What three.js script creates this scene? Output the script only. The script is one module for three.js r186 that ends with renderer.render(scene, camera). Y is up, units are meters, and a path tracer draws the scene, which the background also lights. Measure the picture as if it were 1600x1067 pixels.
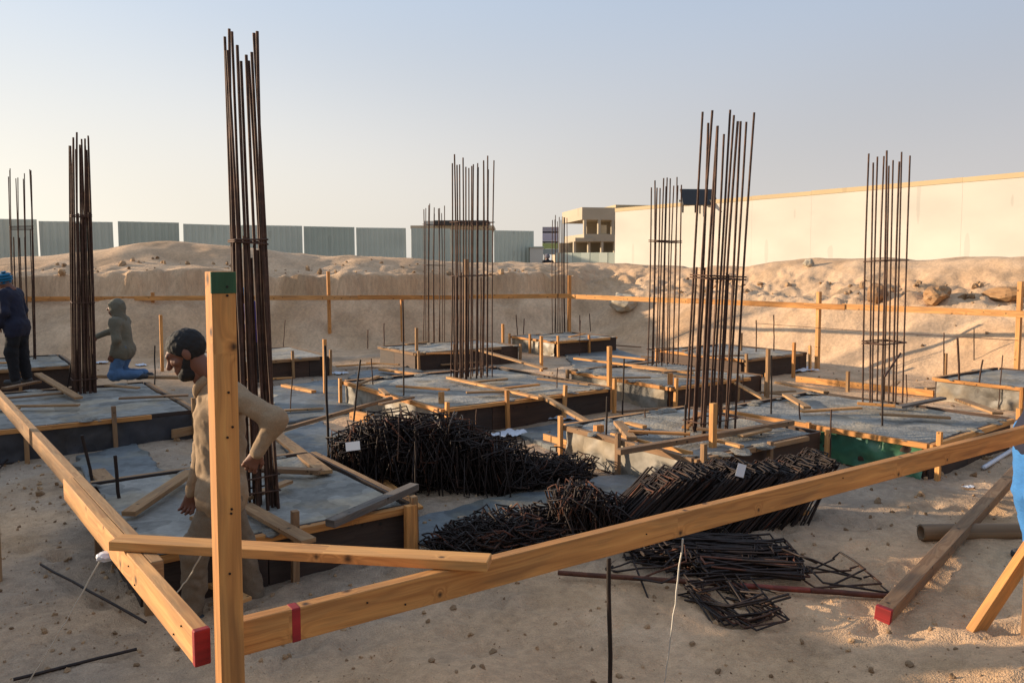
import * as THREE from 'three';
import { RoundedBoxGeometry } from 'three/addons/geometries/RoundedBoxGeometry.js';
import { mergeGeometries } from 'three/addons/utils/BufferGeometryUtils.js';

// ---------- camera, sky, sun, exposure ----------
const F = 1256, HY = 412, EYE = 2.05, PITCH = 4 * Math.PI / 180;      // focal length and horizon row in photo pixels
const CY = HY + F * Math.tan(PITCH);                                   // principal row
const scene = new THREE.Scene();
const camera = new THREE.PerspectiveCamera(2 * Math.atan(533.5 / F) * 180 / Math.PI, 1600 / 1067, 0.05, 2000);
camera.position.set(0, EYE, 0);
camera.rotation.set(-PITCH, 0, 0);
camera.setViewOffset(1600, 1067, 0, 533.5 - CY, 1600, 1067);
const renderer = new THREE.WebGLRenderer({ antialias: true });
renderer.toneMapping = THREE.LinearToneMapping;
renderer.toneMappingExposure = 1.85;
renderer.shadowMap.enabled = true;
const SUN_EL = 11.5 * Math.PI / 180;
const sunDir = new THREE.Vector3(-0.982, 0, -0.19).normalize().multiplyScalar(Math.cos(SUN_EL)).setY(Math.sin(SUN_EL));
const sun = new THREE.DirectionalLight(new THREE.Color(1.0, 0.79, 0.56), 4.2);
sun.position.copy(sunDir).multiplyScalar(60); sun.castShadow = true; sun.shadow.radius = 2;
Object.assign(sun.shadow.camera, { left: -40, right: 40, top: 40, bottom: -40, near: 1, far: 160 });
scene.add(sun, sun.target);
{ // hazy evening sky: pale warm band at the horizon, brighter towards the sun, blue-grey above
  const W = 512, H = 256, d = new Float32Array(W * H * 4), v = new THREE.Vector3();
  const lp = (a, b, t) => a + (b - a) * t, ss = (a, b, x) => { x = Math.min(1, Math.max(0, (x - a) / (b - a))); return x * x * (3 - 2 * x); };
  for (let j = 0; j < H; j++) for (let i = 0; i < W; i++) {
    const az = (i / W - 0.5) * 2 * Math.PI, el = ((j + 0.5) / H - 0.5) * Math.PI;
    v.set(Math.cos(el) * Math.cos(az), Math.sin(el), Math.cos(el) * Math.sin(az));
    const s = v.dot(sunDir), g = Math.pow(0.5 + 0.5 * s, 2.6), e = Math.max(0, el), t = ss(-0.02, 0.40, e), t2 = ss(0.3, 1.4, e);
    const hz = [lp(0.315, 0.74, g), lp(0.293, 0.68, g), lp(0.28, 0.545, g)], mid = [lp(0.21, 0.39, g), lp(0.262, 0.465, g), lp(0.345, 0.56, g)], zen = [0.21, 0.275, 0.40];
    const k = (j * W + i) * 4;
    for (let c = 0; c < 3; c++) d[k + c] = lp(lp(hz[c], mid[c], t), zen[c], t2 * 0.8);
    const hv = 1 + .05 * Math.sin(el * 23 + Math.sin(az * 3) * 2) * Math.exp(-e * 4) * Math.sin(az * 5 + 1); for (let c = 0; c < 3; c++) d[k + c] *= hv;
    d[k + 3] = 1;
  }
  const sky = new THREE.DataTexture(d, W, H, THREE.RGBAFormat, THREE.FloatType);
  sky.mapping = THREE.EquirectangularReflectionMapping; sky.magFilter = THREE.LinearFilter; sky.minFilter = THREE.LinearFilter; sky.wrapS = THREE.RepeatWrapping; sky.needsUpdate = true;
  scene.background = sky; scene.environment = sky;
}

// ---------- helpers ----------
let seed = 7; const rnd = () => { seed = (seed * 1664525 + 1013904223) >>> 0; return seed / 4294967296; };
const rr = (a, b) => a + (b - a) * rnd(), V = (x, y, z) => new THREE.Vector3(x, y, z);
const clamp = (x, a = 0, b = 1) => Math.min(b, Math.max(a, x)), sstep = (a, b, x) => { x = clamp((x - a) / (b - a)); return x * x * (3 - 2 * x); };
function hash(x, y, z) { let h = (x * 374761393 + y * 668265263 + z * 2147483647) | 0; h = Math.imul(h ^ (h >>> 13), 1274126177); h ^= h >>> 16; return (h >>> 0) / 4294967296; }
function noise(x, y, z = 0) {
  const X = Math.floor(x), Y = Math.floor(y), Z = Math.floor(z); let a = x - X, b = y - Y, c = z - Z;
  a = a * a * (3 - 2 * a); b = b * b * (3 - 2 * b); c = c * c * (3 - 2 * c);
  const l = (p, q, t) => p + (q - p) * t;
  const f = k => l(l(hash(X, Y, k), hash(X + 1, Y, k), a), l(hash(X, Y + 1, k), hash(X + 1, Y + 1, k), a), b);
  return l(f(Z), f(Z + 1), c);
}
const fbm = (x, y, z = 0, o = 4) => { let s = 0, a = 0.5, t = 0; for (let i = 0; i < o; i++) { s += a * noise(x, y, z); t += a; x = x * 2.03 + 17.1; y = y * 2.03 + 3.7; z = z * 2.03; a *= 0.5; } return s / t; };
// a photo pixel gives a direction; its distance comes from the height of what it touches
const cp = Math.cos(PITCH), sp = Math.sin(PITCH);
function ray(px, py) { const x = (px - 800) / F, y = -(py - CY) / F; const Y = y * cp - sp, Z = -cp - y * sp; return V(x / -Z, Y / -Z, -1); }
const G = (px, py, h = 0) => { const r = ray(px, py), t = (h - EYE) / r.y; return V(r.x * t, h, -t); };
const AT = (px, py, D) => { const r = ray(px, py); return V(r.x * D, EYE + r.y * D, -D); };
// the site grid: origin under the near corner of the batter boards, a runs along one side, b along the other
const TH = 35.7 * Math.PI / 180, UX = Math.cos(TH), UZ = -Math.sin(TH), VX = -Math.sin(TH), VZ = -Math.cos(TH), OX = -0.82, OZ = -2.15;
const A = (x, z) => (x - OX) * UX + (z - OZ) * UZ, B = (x, z) => (x - OX) * VX + (z - OZ) * VZ;
const site = (a, b, y = 0) => V(OX + a * UX + b * VX, y, OZ + a * UZ + b * VZ);

const taken = {}, numbered = n => { const k = taken[n] = (taken[n] ?? -1) + 1; return k ? `${n}_${String(k).padStart(3, '0')}` : n; };
function tag(o, label, category, group, kind) { o.userData = { label, category }; if (group) o.userData.group = group; if (kind) o.userData.kind = kind; return o; }
function mesh(name, geo, mat, parent) { const m = new THREE.Mesh(geo, mat); m.castShadow = m.receiveShadow = true; m.name = parent ? name : numbered(name); (parent ?? scene).add(m); return m; }
function thing(name, label, category, p = V(0, 0, 0), turn = 0, group) { const g = new THREE.Group(); g.name = numbered(name); g.position.copy(p); g.rotation.y = turn; tag(g, label, category, group); scene.add(g); return g; }
function struct(name, geo, mat) { const m = mesh(name, geo, mat); m.userData = { kind: 'structure' }; return m; }

// ---------- procedural textures and materials ----------
function tex(w, h, fn, repX, repY, srgb = true) {
  const d = new Uint8Array(w * h * 4);
  for (let j = 0; j < h; j++) for (let i = 0; i < w; i++) { const c = fn(i / w, j / h), k = (j * w + i) * 4; d[k] = clamp(c[0], 0, 255); d[k + 1] = clamp(c[1], 0, 255); d[k + 2] = clamp(c[2], 0, 255); d[k + 3] = 255; }
  const t = new THREE.DataTexture(d, w, h); t.wrapS = t.wrapT = THREE.RepeatWrapping; t.magFilter = THREE.LinearFilter; t.minFilter = THREE.LinearMipmapLinearFilter; t.generateMipmaps = true;
  if (srgb) t.colorSpace = THREE.SRGBColorSpace; t.repeat.set(1 / repX, 1 / repY); t.needsUpdate = true; return t;
}
const tn = (x, y, p, z = 0) => { // noise that tiles with period p
  const X = Math.floor(x), Y = Math.floor(y); let a = x - X, b = y - Y; a = a * a * (3 - 2 * a); b = b * b * (3 - 2 * b);
  const q = (i, j) => hash(((X + i) % p + p) % p, ((Y + j) % p + p) % p, z);
  return (q(0, 0) * (1 - a) + q(1, 0) * a) * (1 - b) + (q(0, 1) * (1 - a) + q(1, 1) * a) * b;
};
const tf = (u, v, p, z = 0, o = 4) => { let s = 0, a = .5, t = 0; for (let i = 0; i < o; i++) { s += a * tn(u * p, v * p, p, z + i * 13); t += a; p *= 2; a *= .5; } return s / t; };
function woodFn(z, dark) {
  const knots = []; let q = z * 97 + 5; const r = () => { q = (q * 1664525 + 1013904223) >>> 0; return q / 4294967296; };
  for (let i = 0; i < 9; i++) knots.push([r(), r(), 0.012 + 0.012 * r()]);
  return (u, v) => {
    let warp = (tf(u, v, 4, z, 3) - .5) * 0.16, kd = 0;
    for (const [x, y, s] of knots) { let dx = Math.abs(u - x); dx = Math.min(dx, 1 - dx) * 2.2; let dy = Math.abs(v - y); dy = Math.min(dy, 1 - dy) * 0.45; const d = Math.hypot(dx, dy) / s; kd += Math.exp(-d * d * 1.6); warp += 0.10 * Math.exp(-d * d * 0.22) * Math.sign(v - y); }
    const g = tn(v * 32 + warp * 60, u * 4, 32, z + 5), g2 = tn((v + warp) * 128, u * 16, 128, z + 9), bl = tf(u, v, 3, z + 20, 4);
    const st = tn(v * 64, u * 2, 64, z + 33) > 0.93 ? 0.12 : 0;
    const k = 0.76 + 0.15 * g + 0.09 * g2 + 0.30 * (bl - .5) - st - Math.min(.55, kd * .55) * dark;
    const gs = .5 * sstep(.55, .7, tf(u, v, 6, z + 60, 4)), c0 = [255 * k, 250 * k * (0.985 - .06 * (1 - g)), 244 * k * (0.97 - .1 * (1 - g))]; return c0.map((q, i) => q * (1 - gs * [.16, .12, .04][i]));
  };
}
const woodTex = [1, 2, 3].map(i => tex(512, 256, woodFn(i, 1), 1.6, 0.32));
const woodBump = tex(256, 256, (u, v) => { const k = 255 * (0.5 + 0.5 * (tn(v * 64, u * 4, 64, 3) * .6 + tn(v * 128, u * 32, 128, 8) * .4)); return [k, k, k]; }, 0.8, 0.3, false);
const wood = (c, i = 0, rough = .78) => new THREE.MeshStandardMaterial({ color: c, map: woodTex[i], bumpMap: woodBump, bumpScale: .0012, roughness: rough });
const M = {};
M.pine = [0, 1, 2].map(i => wood([0xe0a964, 0xd69c58, 0xe4b070][i], i));
M.pineOld = [0, 1, 2].map(i => wood([0xa98a64, 0x9b7f60, 0xb5946a][i], i, .88));
M.ply = [0, 1].map(i => wood([0x4e3a2c, 0x40332b][i], i, .7));
M.wet = wood(0x77726c, 1, .8);
M.red = new THREE.MeshStandardMaterial({ color: 0xa8262a, roughness: .7, map: woodTex[1] });
M.green = new THREE.MeshStandardMaterial({ color: 0x33603f, roughness: .75, map: woodTex[0] });
const sandTex = tex(1024, 1024, (u, v) => {
  const a = tf(u, v, 5, 1, 6), b = tf(u, v, 64, 7, 3), c = tn(u * 512, v * 512, 512, 3), dk = tn(u * 200, v * 200, 200, 77);
  const k = 0.94 + .20 * (a - .5) + .16 * (b - .5) + .12 * (c - .5) - (dk > .955 ? .22 : 0);
  return [250 * k, 246 * k, 240 * k];
}, 2.6, 2.6);
const sandBump = tex(1024, 1024, (u, v) => { const k = 255 * (.45 * tf(u, v, 12, 4, 4) + .35 * tf(u, v, 60, 6, 3) + .2 * tn(u * 400, v * 400, 400, 2)); return [k, k, k]; }, 1.9, 1.9, false);
M.sand = new THREE.MeshStandardMaterial({ vertexColors: true, map: sandTex, bumpMap: sandBump, bumpScale: .022, roughness: .97 });
M.clod = new THREE.MeshStandardMaterial({ color: 0xbd9b76, map: sandTex, roughness: .97 });
const conTex = tex(512, 512, (u, v) => { const a = tf(u, v, 4, 31, 5), b = tf(u, v, 32, 37, 3), st = tf(u, v, 6, 50, 3); const k = .84 + .30 * (a - .5) + .2 * (b - .5) - (st > .62 ? .12 : 0), du = sstep(.5, .66, tf(u, v, 5, 90, 4)) * .8; return [246 * k + 26 * du, 247 * k + 12 * du, 247 * k - 8 * du]; }, 1.7, 1.7);
const conBump = tex(512, 512, (u, v) => { const k = 255 * (.6 * tf(u, v, 8, 41, 4) + .4 * tf(u, v, 64, 43, 2)); return [k, k, k]; }, 1.1, 1.1, false);
M.con = new THREE.MeshStandardMaterial({ color: 0xaca79d, map: conTex, bumpMap: conBump, bumpScale: .014, roughness: .86 });
M.conWet = new THREE.MeshStandardMaterial({ color: 0x7d8283, map: conTex, bumpMap: conBump, bumpScale: .006, roughness: .62 });
const rustTex = tex(256, 256, (u, v) => { const a = tf(u, v, 8, 61, 4), b = tf(u, v, 40, 63, 2); const k = .62 + .5 * (a - .3); return [255 * k, 240 * k - 20 * b, 225 * k - 40 * b]; }, .35, .35);
M.rebar = new THREE.MeshStandardMaterial({ color: 0x6a5348, map: rustTex, roughness: .72, metalness: .25 });
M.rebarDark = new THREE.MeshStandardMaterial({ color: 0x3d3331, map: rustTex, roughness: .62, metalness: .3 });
M.rebarRust = new THREE.MeshStandardMaterial({ color: 0x7c5442, map: rustTex, roughness: .8, metalness: .15 });
M.redBar = new THREE.MeshStandardMaterial({ color: 0x6e463a, map: rustTex, roughness: .75, metalness: .1 });
M.redPaint = new THREE.MeshStandardMaterial({ color: 0x96422c, map: rustTex, roughness: .6 });
const wallTex = tex(512, 512, (u, v) => { const a = tf(u, v, 3, 71, 5), s = tn(u * 24, v * 3, 24, 3); const k = .93 + .14 * (a - .5) - (s > .86 ? .05 : 0); return [255 * k, 252 * k, 244 * k]; }, 9, 5);
M.conRaw = new THREE.MeshStandardMaterial({ color: 0xaea392, map: wallTex, roughness: .9 });
M.white = new THREE.MeshStandardMaterial({ color: 0xc6c3be, map: wallTex, roughness: .9 });
M.coping = new THREE.MeshStandardMaterial({ color: 0xbba888, map: wallTex, roughness: .9 });
M.sheet = new THREE.MeshStandardMaterial({ color: 0xc3ccc4, map: wallTex, roughness: .6, metalness: 0 });
M.sheetDark = new THREE.MeshStandardMaterial({ color: 0xb0bbb3, map: wallTex, roughness: .6, metalness: 0 });
M.liner = new THREE.MeshStandardMaterial({ color: 0xa49a8a, map: conTex, roughness: .5, side: THREE.DoubleSide });
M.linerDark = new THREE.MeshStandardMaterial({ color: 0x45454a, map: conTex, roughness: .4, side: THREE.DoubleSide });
M.linerGreen = new THREE.MeshStandardMaterial({ color: 0x528a6e, map: conTex, roughness: .36, side: THREE.DoubleSide });
M.black = new THREE.MeshStandardMaterial({ color: 0x24211f, roughness: .5 });
M.paper = new THREE.MeshStandardMaterial({ color: 0xdadada, roughness: .7, side: THREE.DoubleSide });
M.plastic = new THREE.MeshStandardMaterial({ color: 0xc9ccd2, roughness: .45, side: THREE.DoubleSide });
M.twine = new THREE.MeshStandardMaterial({ color: 0xcfc9bd, roughness: .9 });
M.pipe = new THREE.MeshStandardMaterial({ color: 0x9c8063, map: conTex, roughness: .7 });
M.nail = new THREE.MeshStandardMaterial({ color: 0x2a221c, roughness: .6, metalness: .5 });

// ---------- geometry helpers ----------
function uvBox(g, ou = rnd() * 7, ov = rnd() * 7) { // uv in metres from the face each vertex lies on; grain along x
  const p = g.attributes.position, n = g.attributes.normal, uv = new Float32Array(p.count * 2);
  for (let i = 0; i < p.count; i++) {
    const ax = Math.abs(n.getX(i)), ay = Math.abs(n.getY(i)), az = Math.abs(n.getZ(i)), x = p.getX(i), y = p.getY(i), z = p.getZ(i);
    if (ax > ay && ax > az) { uv[2 * i] = z * .3 + ou; uv[2 * i + 1] = y + ov; } else if (ay > az) { uv[2 * i] = x + ou; uv[2 * i + 1] = z + ov; } else { uv[2 * i] = x + ou; uv[2 * i + 1] = y + ov + .13; }
  }
  g.setAttribute('uv', new THREE.BufferAttribute(uv, 2)); return g;
}
const rbox = (l, h, w, r = .004) => uvBox(new RoundedBoxGeometry(l, h, w, 1, Math.min(r, h / 3, w / 3)));
const bx = (l, h, w, x = 0, y = 0, z = 0) => uvBox(new THREE.BoxGeometry(l, h, w)).translate(x, y, z);
function place(o, P, Q, roll = 0) { // x axis from P to Q, y axis as far up as it can be
  const x = Q.clone().sub(P).normalize(), up = Math.abs(x.y) > .95 ? V(UX, 0, UZ) : V(0, 1, 0), z = x.clone().cross(up).normalize(), y = z.clone().cross(x);
  o.quaternion.setFromRotationMatrix(new THREE.Matrix4().makeBasis(x, y, z)); if (roll) o.rotateX(roll); o.position.copy(P).add(Q).multiplyScalar(.5); return o;
}
const plank = (name, P, Q, h, w, mat, roll = 0, parent) => place(mesh(name, rbox(P.distanceTo(Q), h, w), mat, parent), P, Q, roll);
function tube(pts, r, sides = 6, closed = false) { // a rod along a polyline, uv in metres
  const n = pts.length, pos = [], nor = [], uv = [], idx = []; let N = null, L = 0; const m = closed ? n + 1 : n;
  for (let i = 0; i < m; i++) {
    const p = pts[i % n], a = pts[closed ? (i - 1 + n) % n : Math.max(0, i - 1)], b = pts[closed ? (i + 1) % n : Math.min(n - 1, i + 1)], t = b.clone().sub(a).normalize();
    if (!N) { N = Math.abs(t.y) < .9 ? V(0, 1, 0) : V(1, 0, 0); } N = N.clone().sub(t.clone().multiplyScalar(N.dot(t))).normalize(); const Bn = t.clone().cross(N);
    if (i) L += p.distanceTo(pts[(i - 1) % n]);
    for (let s = 0; s <= sides; s++) { const q = s / sides * 2 * Math.PI, d = N.clone().multiplyScalar(Math.cos(q)).addScaledVector(Bn, Math.sin(q)); pos.push(p.x + d.x * r, p.y + d.y * r, p.z + d.z * r); nor.push(d.x, d.y, d.z); uv.push(L, s / sides * r * 6.3); }
  }
  for (let i = 0; i < m - 1; i++) for (let s = 0; s < sides; s++) { const k = i * (sides + 1) + s; idx.push(k, k + 1, k + sides + 1, k + 1, k + sides + 2, k + sides + 1); }
  if (!closed) for (const [e, sg] of [[0, -1], [m - 1, 1]]) { const c = pos.length / 3, p = pts[e]; const t = pts[e].clone().sub(pts[e ? e - 1 : 1]).normalize(); pos.push(p.x, p.y, p.z); nor.push(t.x, t.y, t.z); uv.push(0, 0); for (let s = 0; s < sides; s++) { const k = e * (sides + 1) + s; sg > 0 ? idx.push(c, k, k + 1) : idx.push(c, k + 1, k); } }
  const g = new THREE.BufferGeometry(); g.setAttribute('position', new THREE.Float32BufferAttribute(pos, 3)); g.setAttribute('normal', new THREE.Float32BufferAttribute(nor, 3)); g.setAttribute('uv', new THREE.Float32BufferAttribute(uv, 2)); g.setIndex(idx); return g;
}
const rod = (name, P, Q, r, mat, parent, sag = .004) => { const pts = [], n = 6; for (let i = 0; i <= n; i++) { const t = i / n; pts.push(P.clone().lerp(Q, t).add(V(rr(-sag, sag), 0, rr(-sag, sag)))); } return mesh(name, tube(pts, r, 6), mat, parent); };
function lump(r, sx, sy, sz, rough, det = 2, sd = rnd() * 100) {
  const g = new THREE.IcosahedronGeometry(r, det), p = g.attributes.position;
  for (let i = 0; i < p.count; i++) { const x = p.getX(i), y = p.getY(i), z = p.getZ(i), k = 1 + rough * (fbm(x / r * 1.3 + sd, y / r * 1.3, z / r * 1.3 + 9, 3) - .5) * 2; p.setXYZ(i, x * sx * k, y * sy * k, z * sz * k); }
  g.computeVertexNormals(); return uvBox(g);
}

// ---------- ground: sand pit with banks ----------
const dusty = [[-1.9, -5.9], [-5, -10.5], [-.2, -10.6], [-.6, -7.2], [.6, -7.4], [2.1, -8.2], [4.2, -9.5], [2.5, -12.6], [-1, -16.5], [-3.6, -8], [2, -16], [-3.4, -12.5], [-3.4, -15]];
const dents = []; // footprints and scuffs in the loose sand
for (let i = 0; i < 700; i++) { const D = rr(3.2, 10), x = rr(-.68, .72) * D; dents.push([x, -D, rr(.05, .13), rr(.5, 1), rr(0, 3.14), rr(.015, .045)]); }
const dentGrid = new Map(); dents.forEach(d => { const X = Math.floor(d[0] * 2), Z = Math.floor(d[1] * 2); for (let i = -1; i < 2; i++) for (let j = -1; j < 2; j++) { const k = (X + i) * 1000 + Z + j; (dentGrid.get(k) ?? dentGrid.set(k, []).get(k)).push(d); } });
function bank(d, n, sc) { // height of a dug bank d metres behind its foot
  if (d <= 0) return 0;
  const s = 1.9 + n * .6;
  return 1.16 * clamp(d / s * 1.08) * sstep(-.1, .12, d / s) + sc * sstep(s - .05, s + .13, d) + (.9 - sc) * sstep(s + .2, s + 3.4, d) - .3 * sstep(s + 4, s + 8, d);
}
const mounds = [[-9.8, -23.5, 3.6, .55], [-17.5, -26, 3.2, -.75], [-4.2, -24.5, 3, .12], [4.5, -27, 3, -.12], [12.5, -22, 5, .12], [-13.6, -26, 1.6, .22], [7.5, -27.5, 2.5, -.18]];
function H(x, z) {
  const a = A(x, z), b = B(x, z);
  let y = (fbm(x * .5, z * .5, 1, 3) - .5) * .07;
  const r = Math.hypot(x, z);
  if (r < 40) y += (fbm(x * 2.3, z * 2.3, 2, 3) - .5) * .055;
  if (r < 16) { y += (fbm(x * 7, z * 7, 5, 2) - .5) * .03; const L = dentGrid.get(Math.floor(x * 2) * 1000 + Math.floor(z * 2)); if (L) for (const [X, Z, s, e, q, dp] of L) { const dx = x - X, dz = z - Z, c = Math.cos(q), n = Math.sin(q), u = (dx * c + dz * n) / s, v = (-dx * n + dz * c) / (s * e), k = u * u + v * v; if (k < 5) y += -dp * Math.exp(-k * 1.5) + dp * .35 * Math.exp(-Math.pow(Math.sqrt(k) - 1.3, 2) * 6); } }
  y += .16 * Math.exp(-((x + .25) ** 2 / .3 + (z + 3.55) ** 2 / .12)) * (.6 + .8 * fbm(x * 6, z * 6, 8, 3));          // scraped little heap by the boards
  y += .22 * Math.exp(-((x - 3.0) ** 2 / 1.1 + (z + 3.5) ** 2 / .35));
  y += .10 * Math.exp(-((x + 3.4) ** 2 / 1.2 + (z + 4.6) ** 2 / .8));
  const wob = (fbm(a * .35, b * .35, 11, 4) - .5) * 2.2, n = fbm(a * .6 + 31, b * .6, 14, 3) - .5 + (fbm(a * 1.7, b * 1.7, 19, 4) - .5) * .55;
  const dR = a - 14.0 + wob * .5, dF = b - 14.7 - Math.max(0, 12 - a) * .24 + wob * .6, d = Math.max(dR, dF), dc = d + Math.max(0, 1.2 - Math.abs(dR - dF)) * .25;
  let k = bank(dc, n, .12 + .42 * sstep(-.6, .8, dF - dR));
  const dL = -a - 2.6 + wob * .3; // bank on the side of the low sun, outside the picture
  k = Math.max(k, 2.45 * sstep(0, 2.6, dL) - .5 * sstep(3, 6, dL));
  if (k > 0) { for (const [X, Z, s, h] of mounds) k += h * Math.exp(-((x - X) ** 2 + (z - Z) ** 2) / (s * s)) * sstep(.8, 1.6, k); if (k > .5 && r < 60) { const w = sstep(.5, 1.3, k); k += (fbm(x * .7, z * .7, 21, 3) - .5) * .3 * w; const e = Math.exp(-(((k - 1.5) / .38) ** 2)); k += e * (Math.abs(fbm(x * 2.2, z * 2.2, 33, 3) - .5) * .6 - .1); } }
  return y * (1 - .3 * clamp(k)) + k;
}
function axis(lo, hi, f0, f1, step, grow) { const L = [], gr = x => Math.abs(x) < 28 ? grow : .07; for (let x = f0; x <= f1; x += step) L.push(x); let s = step, x = L[L.length - 1]; while (x < hi) { s *= 1 + gr(x); x += s; L.push(x); } s = step; x = f0; while (x > lo) { s *= 1 + gr(x); x -= s; L.unshift(x); } return L; }
{
  const xs = axis(-240, 240, -5.5, 6.5, .055, .010), zs = axis(-300, 60, -9.5, -2.4, .05, .007), nx = xs.length, nz = zs.length, pos = new Float32Array(nx * nz * 3), col = new Float32Array(nx * nz * 3), uv = new Float32Array(nx * nz * 2), idx = [];
  const c = new THREE.Color(), c1 = new THREE.Color(0xcfab86), c2 = new THREE.Color(0xa39382), c4 = new THREE.Color(0xaa8862), c5 = new THREE.Color(0xd8b896);
  for (let j = 0; j < nz; j++) for (let i = 0; i < nx; i++) {
    const x = xs[i], z = zs[j], k = j * nx + i, y = H(x, z); pos[3 * k] = x; pos[3 * k + 1] = y; pos[3 * k + 2] = z; uv[2 * k] = x; uv[2 * k + 1] = z;
    let dust = 0; for (const [X, Z] of dusty) dust = Math.max(dust, 1 - Math.hypot(x - X, z - Z) / 2.6);
    c.copy(c1).lerp(c5, sstep(.45, .62, fbm(x * .45, z * .45, 61, 4)) * .7).lerp(c2, dust > 0 ? sstep(.30, .62, fbm(x * 1.3, z * 1.3, 51, 4) * .6 + dust * .5) * .85 : 0)      // cement dust spilt round the poured footings
      .lerp(c4, sstep(.56, .70, fbm(x * 1.4, z * 1.4, 71, 4)) * .4);                                                                      // damp patches
    const g = .93 + .14 * hash(i, j, 3); col[3 * k] = c.r * g; col[3 * k + 1] = c.g * g; col[3 * k + 2] = c.b * g;
  }
  for (let j = 0; j < nz - 1; j++) for (let i = 0; i < nx - 1; i++) { const k = j * nx + i; idx.push(k, k + nx, k + 1, k + 1, k + nx, k + nx + 1); }
  const g = new THREE.BufferGeometry(); g.setAttribute('position', new THREE.BufferAttribute(pos, 3)); g.setAttribute('color', new THREE.BufferAttribute(col, 3)); g.setAttribute('uv', new THREE.BufferAttribute(uv, 2)); g.setIndex(idx); g.computeVertexNormals();
  struct('sand_ground', g, M.sand);
}
const GH = (px, py, up = 0) => { let p = G(px, py, up); for (let i = 0; i < 6; i++) p = G(px, py, H(p.x, p.z) + up); return p; };   // pixel onto the sand
// thin skins of lean concrete poured on the pit floor
function blinding(list, top = .035) {
  const P = list.map(q => G(q[0], q[1], top)), out = []; const n = P.length;
  for (let i = 0; i < n; i++) { const a = P[i], b = P[(i + 1) % n], m = Math.max(2, Math.ceil(a.distanceTo(b) / .12)); for (let k = 0; k < m; k++) { const p = a.clone().lerp(b, k / m); out.push(new THREE.Vector2(p.x + (noise(p.x * 6, p.z * 6, 3) - .5) * .14, -(p.z + (noise(p.x * 6, p.z * 6, 9) - .5) * .14))); } }
  const g = new THREE.ExtrudeGeometry(new THREE.Shape(out), { depth: .12, bevelEnabled: true, bevelSize: .012, bevelThickness: .012, bevelSegments: 1 }); g.rotateX(-Math.PI / 2); g.translate(0, top - .132, 0);
  struct('blinding_concrete', uvBox(g), M.conWet);
}
blinding([[640, 850], [648, 806], [760, 778], [862, 768], [930, 745], [1008, 741], [1003, 770], [880, 782], [800, 806], [710, 846]]);
blinding([[118, 712], [212, 692], [268, 745], [150, 762]], .04);
blinding([[425, 604], [528, 592], [560, 640], [436, 660]], .04);
blinding([[428, 686], [498, 656], [545, 690], [520, 728], [478, 716]], .04);
blinding([[800, 672], [925, 655], [935, 688], [868, 698]], .04);
blinding([[880, 545], [950, 540], [1010, 560], [900, 578]], .04);
blinding([[560, 580], [640, 572], [660, 580], [545, 592]], .04);

// ---------- rebuilt surroundings: fence, wall, far buildings ----------
{
  const P = x => { const t = x / 835, y = 343 + 19 * t, D = 2.25 * F / (HY - y); return V((x - 800) / F * D, 0, -D); };
  const f = thing('corrugated_fence', 'grey corrugated sheet metal hoarding behind the sand bank', 'fence', V(0, 0, 0));
  const L = [[-70, 62], [65, 180], [187, 282], [288, 381], [381, 474], [476, 555], [558, 636], [643, 704], [705, 769], [772, 834]];
  L.forEach(([x0, x1], i) => {
    const a = P(x0), b = P(x1), len = a.distanceTo(b), top = EYE + 2.25 + rr(-.07, .07), base = 1.3, n = Math.round(len / .085), sh = new THREE.Shape(), q = [];
    for (let k = 0; k <= n; k++) { const m = k % 4; q.push([k / n * len, m < 2 ? 0 : .06]); }
    q.forEach(([x, y], k) => k ? sh.lineTo(x, y) : sh.moveTo(x, y)); q.reverse().forEach(([x, y]) => sh.lineTo(x, y - .012)); sh.closePath();
    const g = new THREE.ExtrudeGeometry(sh, { depth: top - base, bevelEnabled: false }); g.rotateX(-Math.PI / 2); g.translate(-len / 2, 0, 0);
    const m = mesh('panel', uvBox(g), i % 3 == 2 ? M.sheetDark : M.sheet, f); m.position.copy(a).lerp(b, .5).setY(base); m.rotation.y = Math.atan2(-(b.z - a.z), b.x - a.x); m.rotateZ(rr(-.012, .012));
    const po = mesh('post', bx(.07, top - base - .1, .07, 0, (top - base) / 2 - .1, -.12), M.sheetDark, f); po.position.copy(a).lerp(b, .08).setY(base); po.rotation.y = m.rotation.y;
    const ra = mesh('rail', bx(len * .98, .07, .05, 0, (top - base) * .72, -.08), M.sheetDark, f); ra.position.copy(m.position); ra.rotation.y = m.rotation.y;
  });
}
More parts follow.
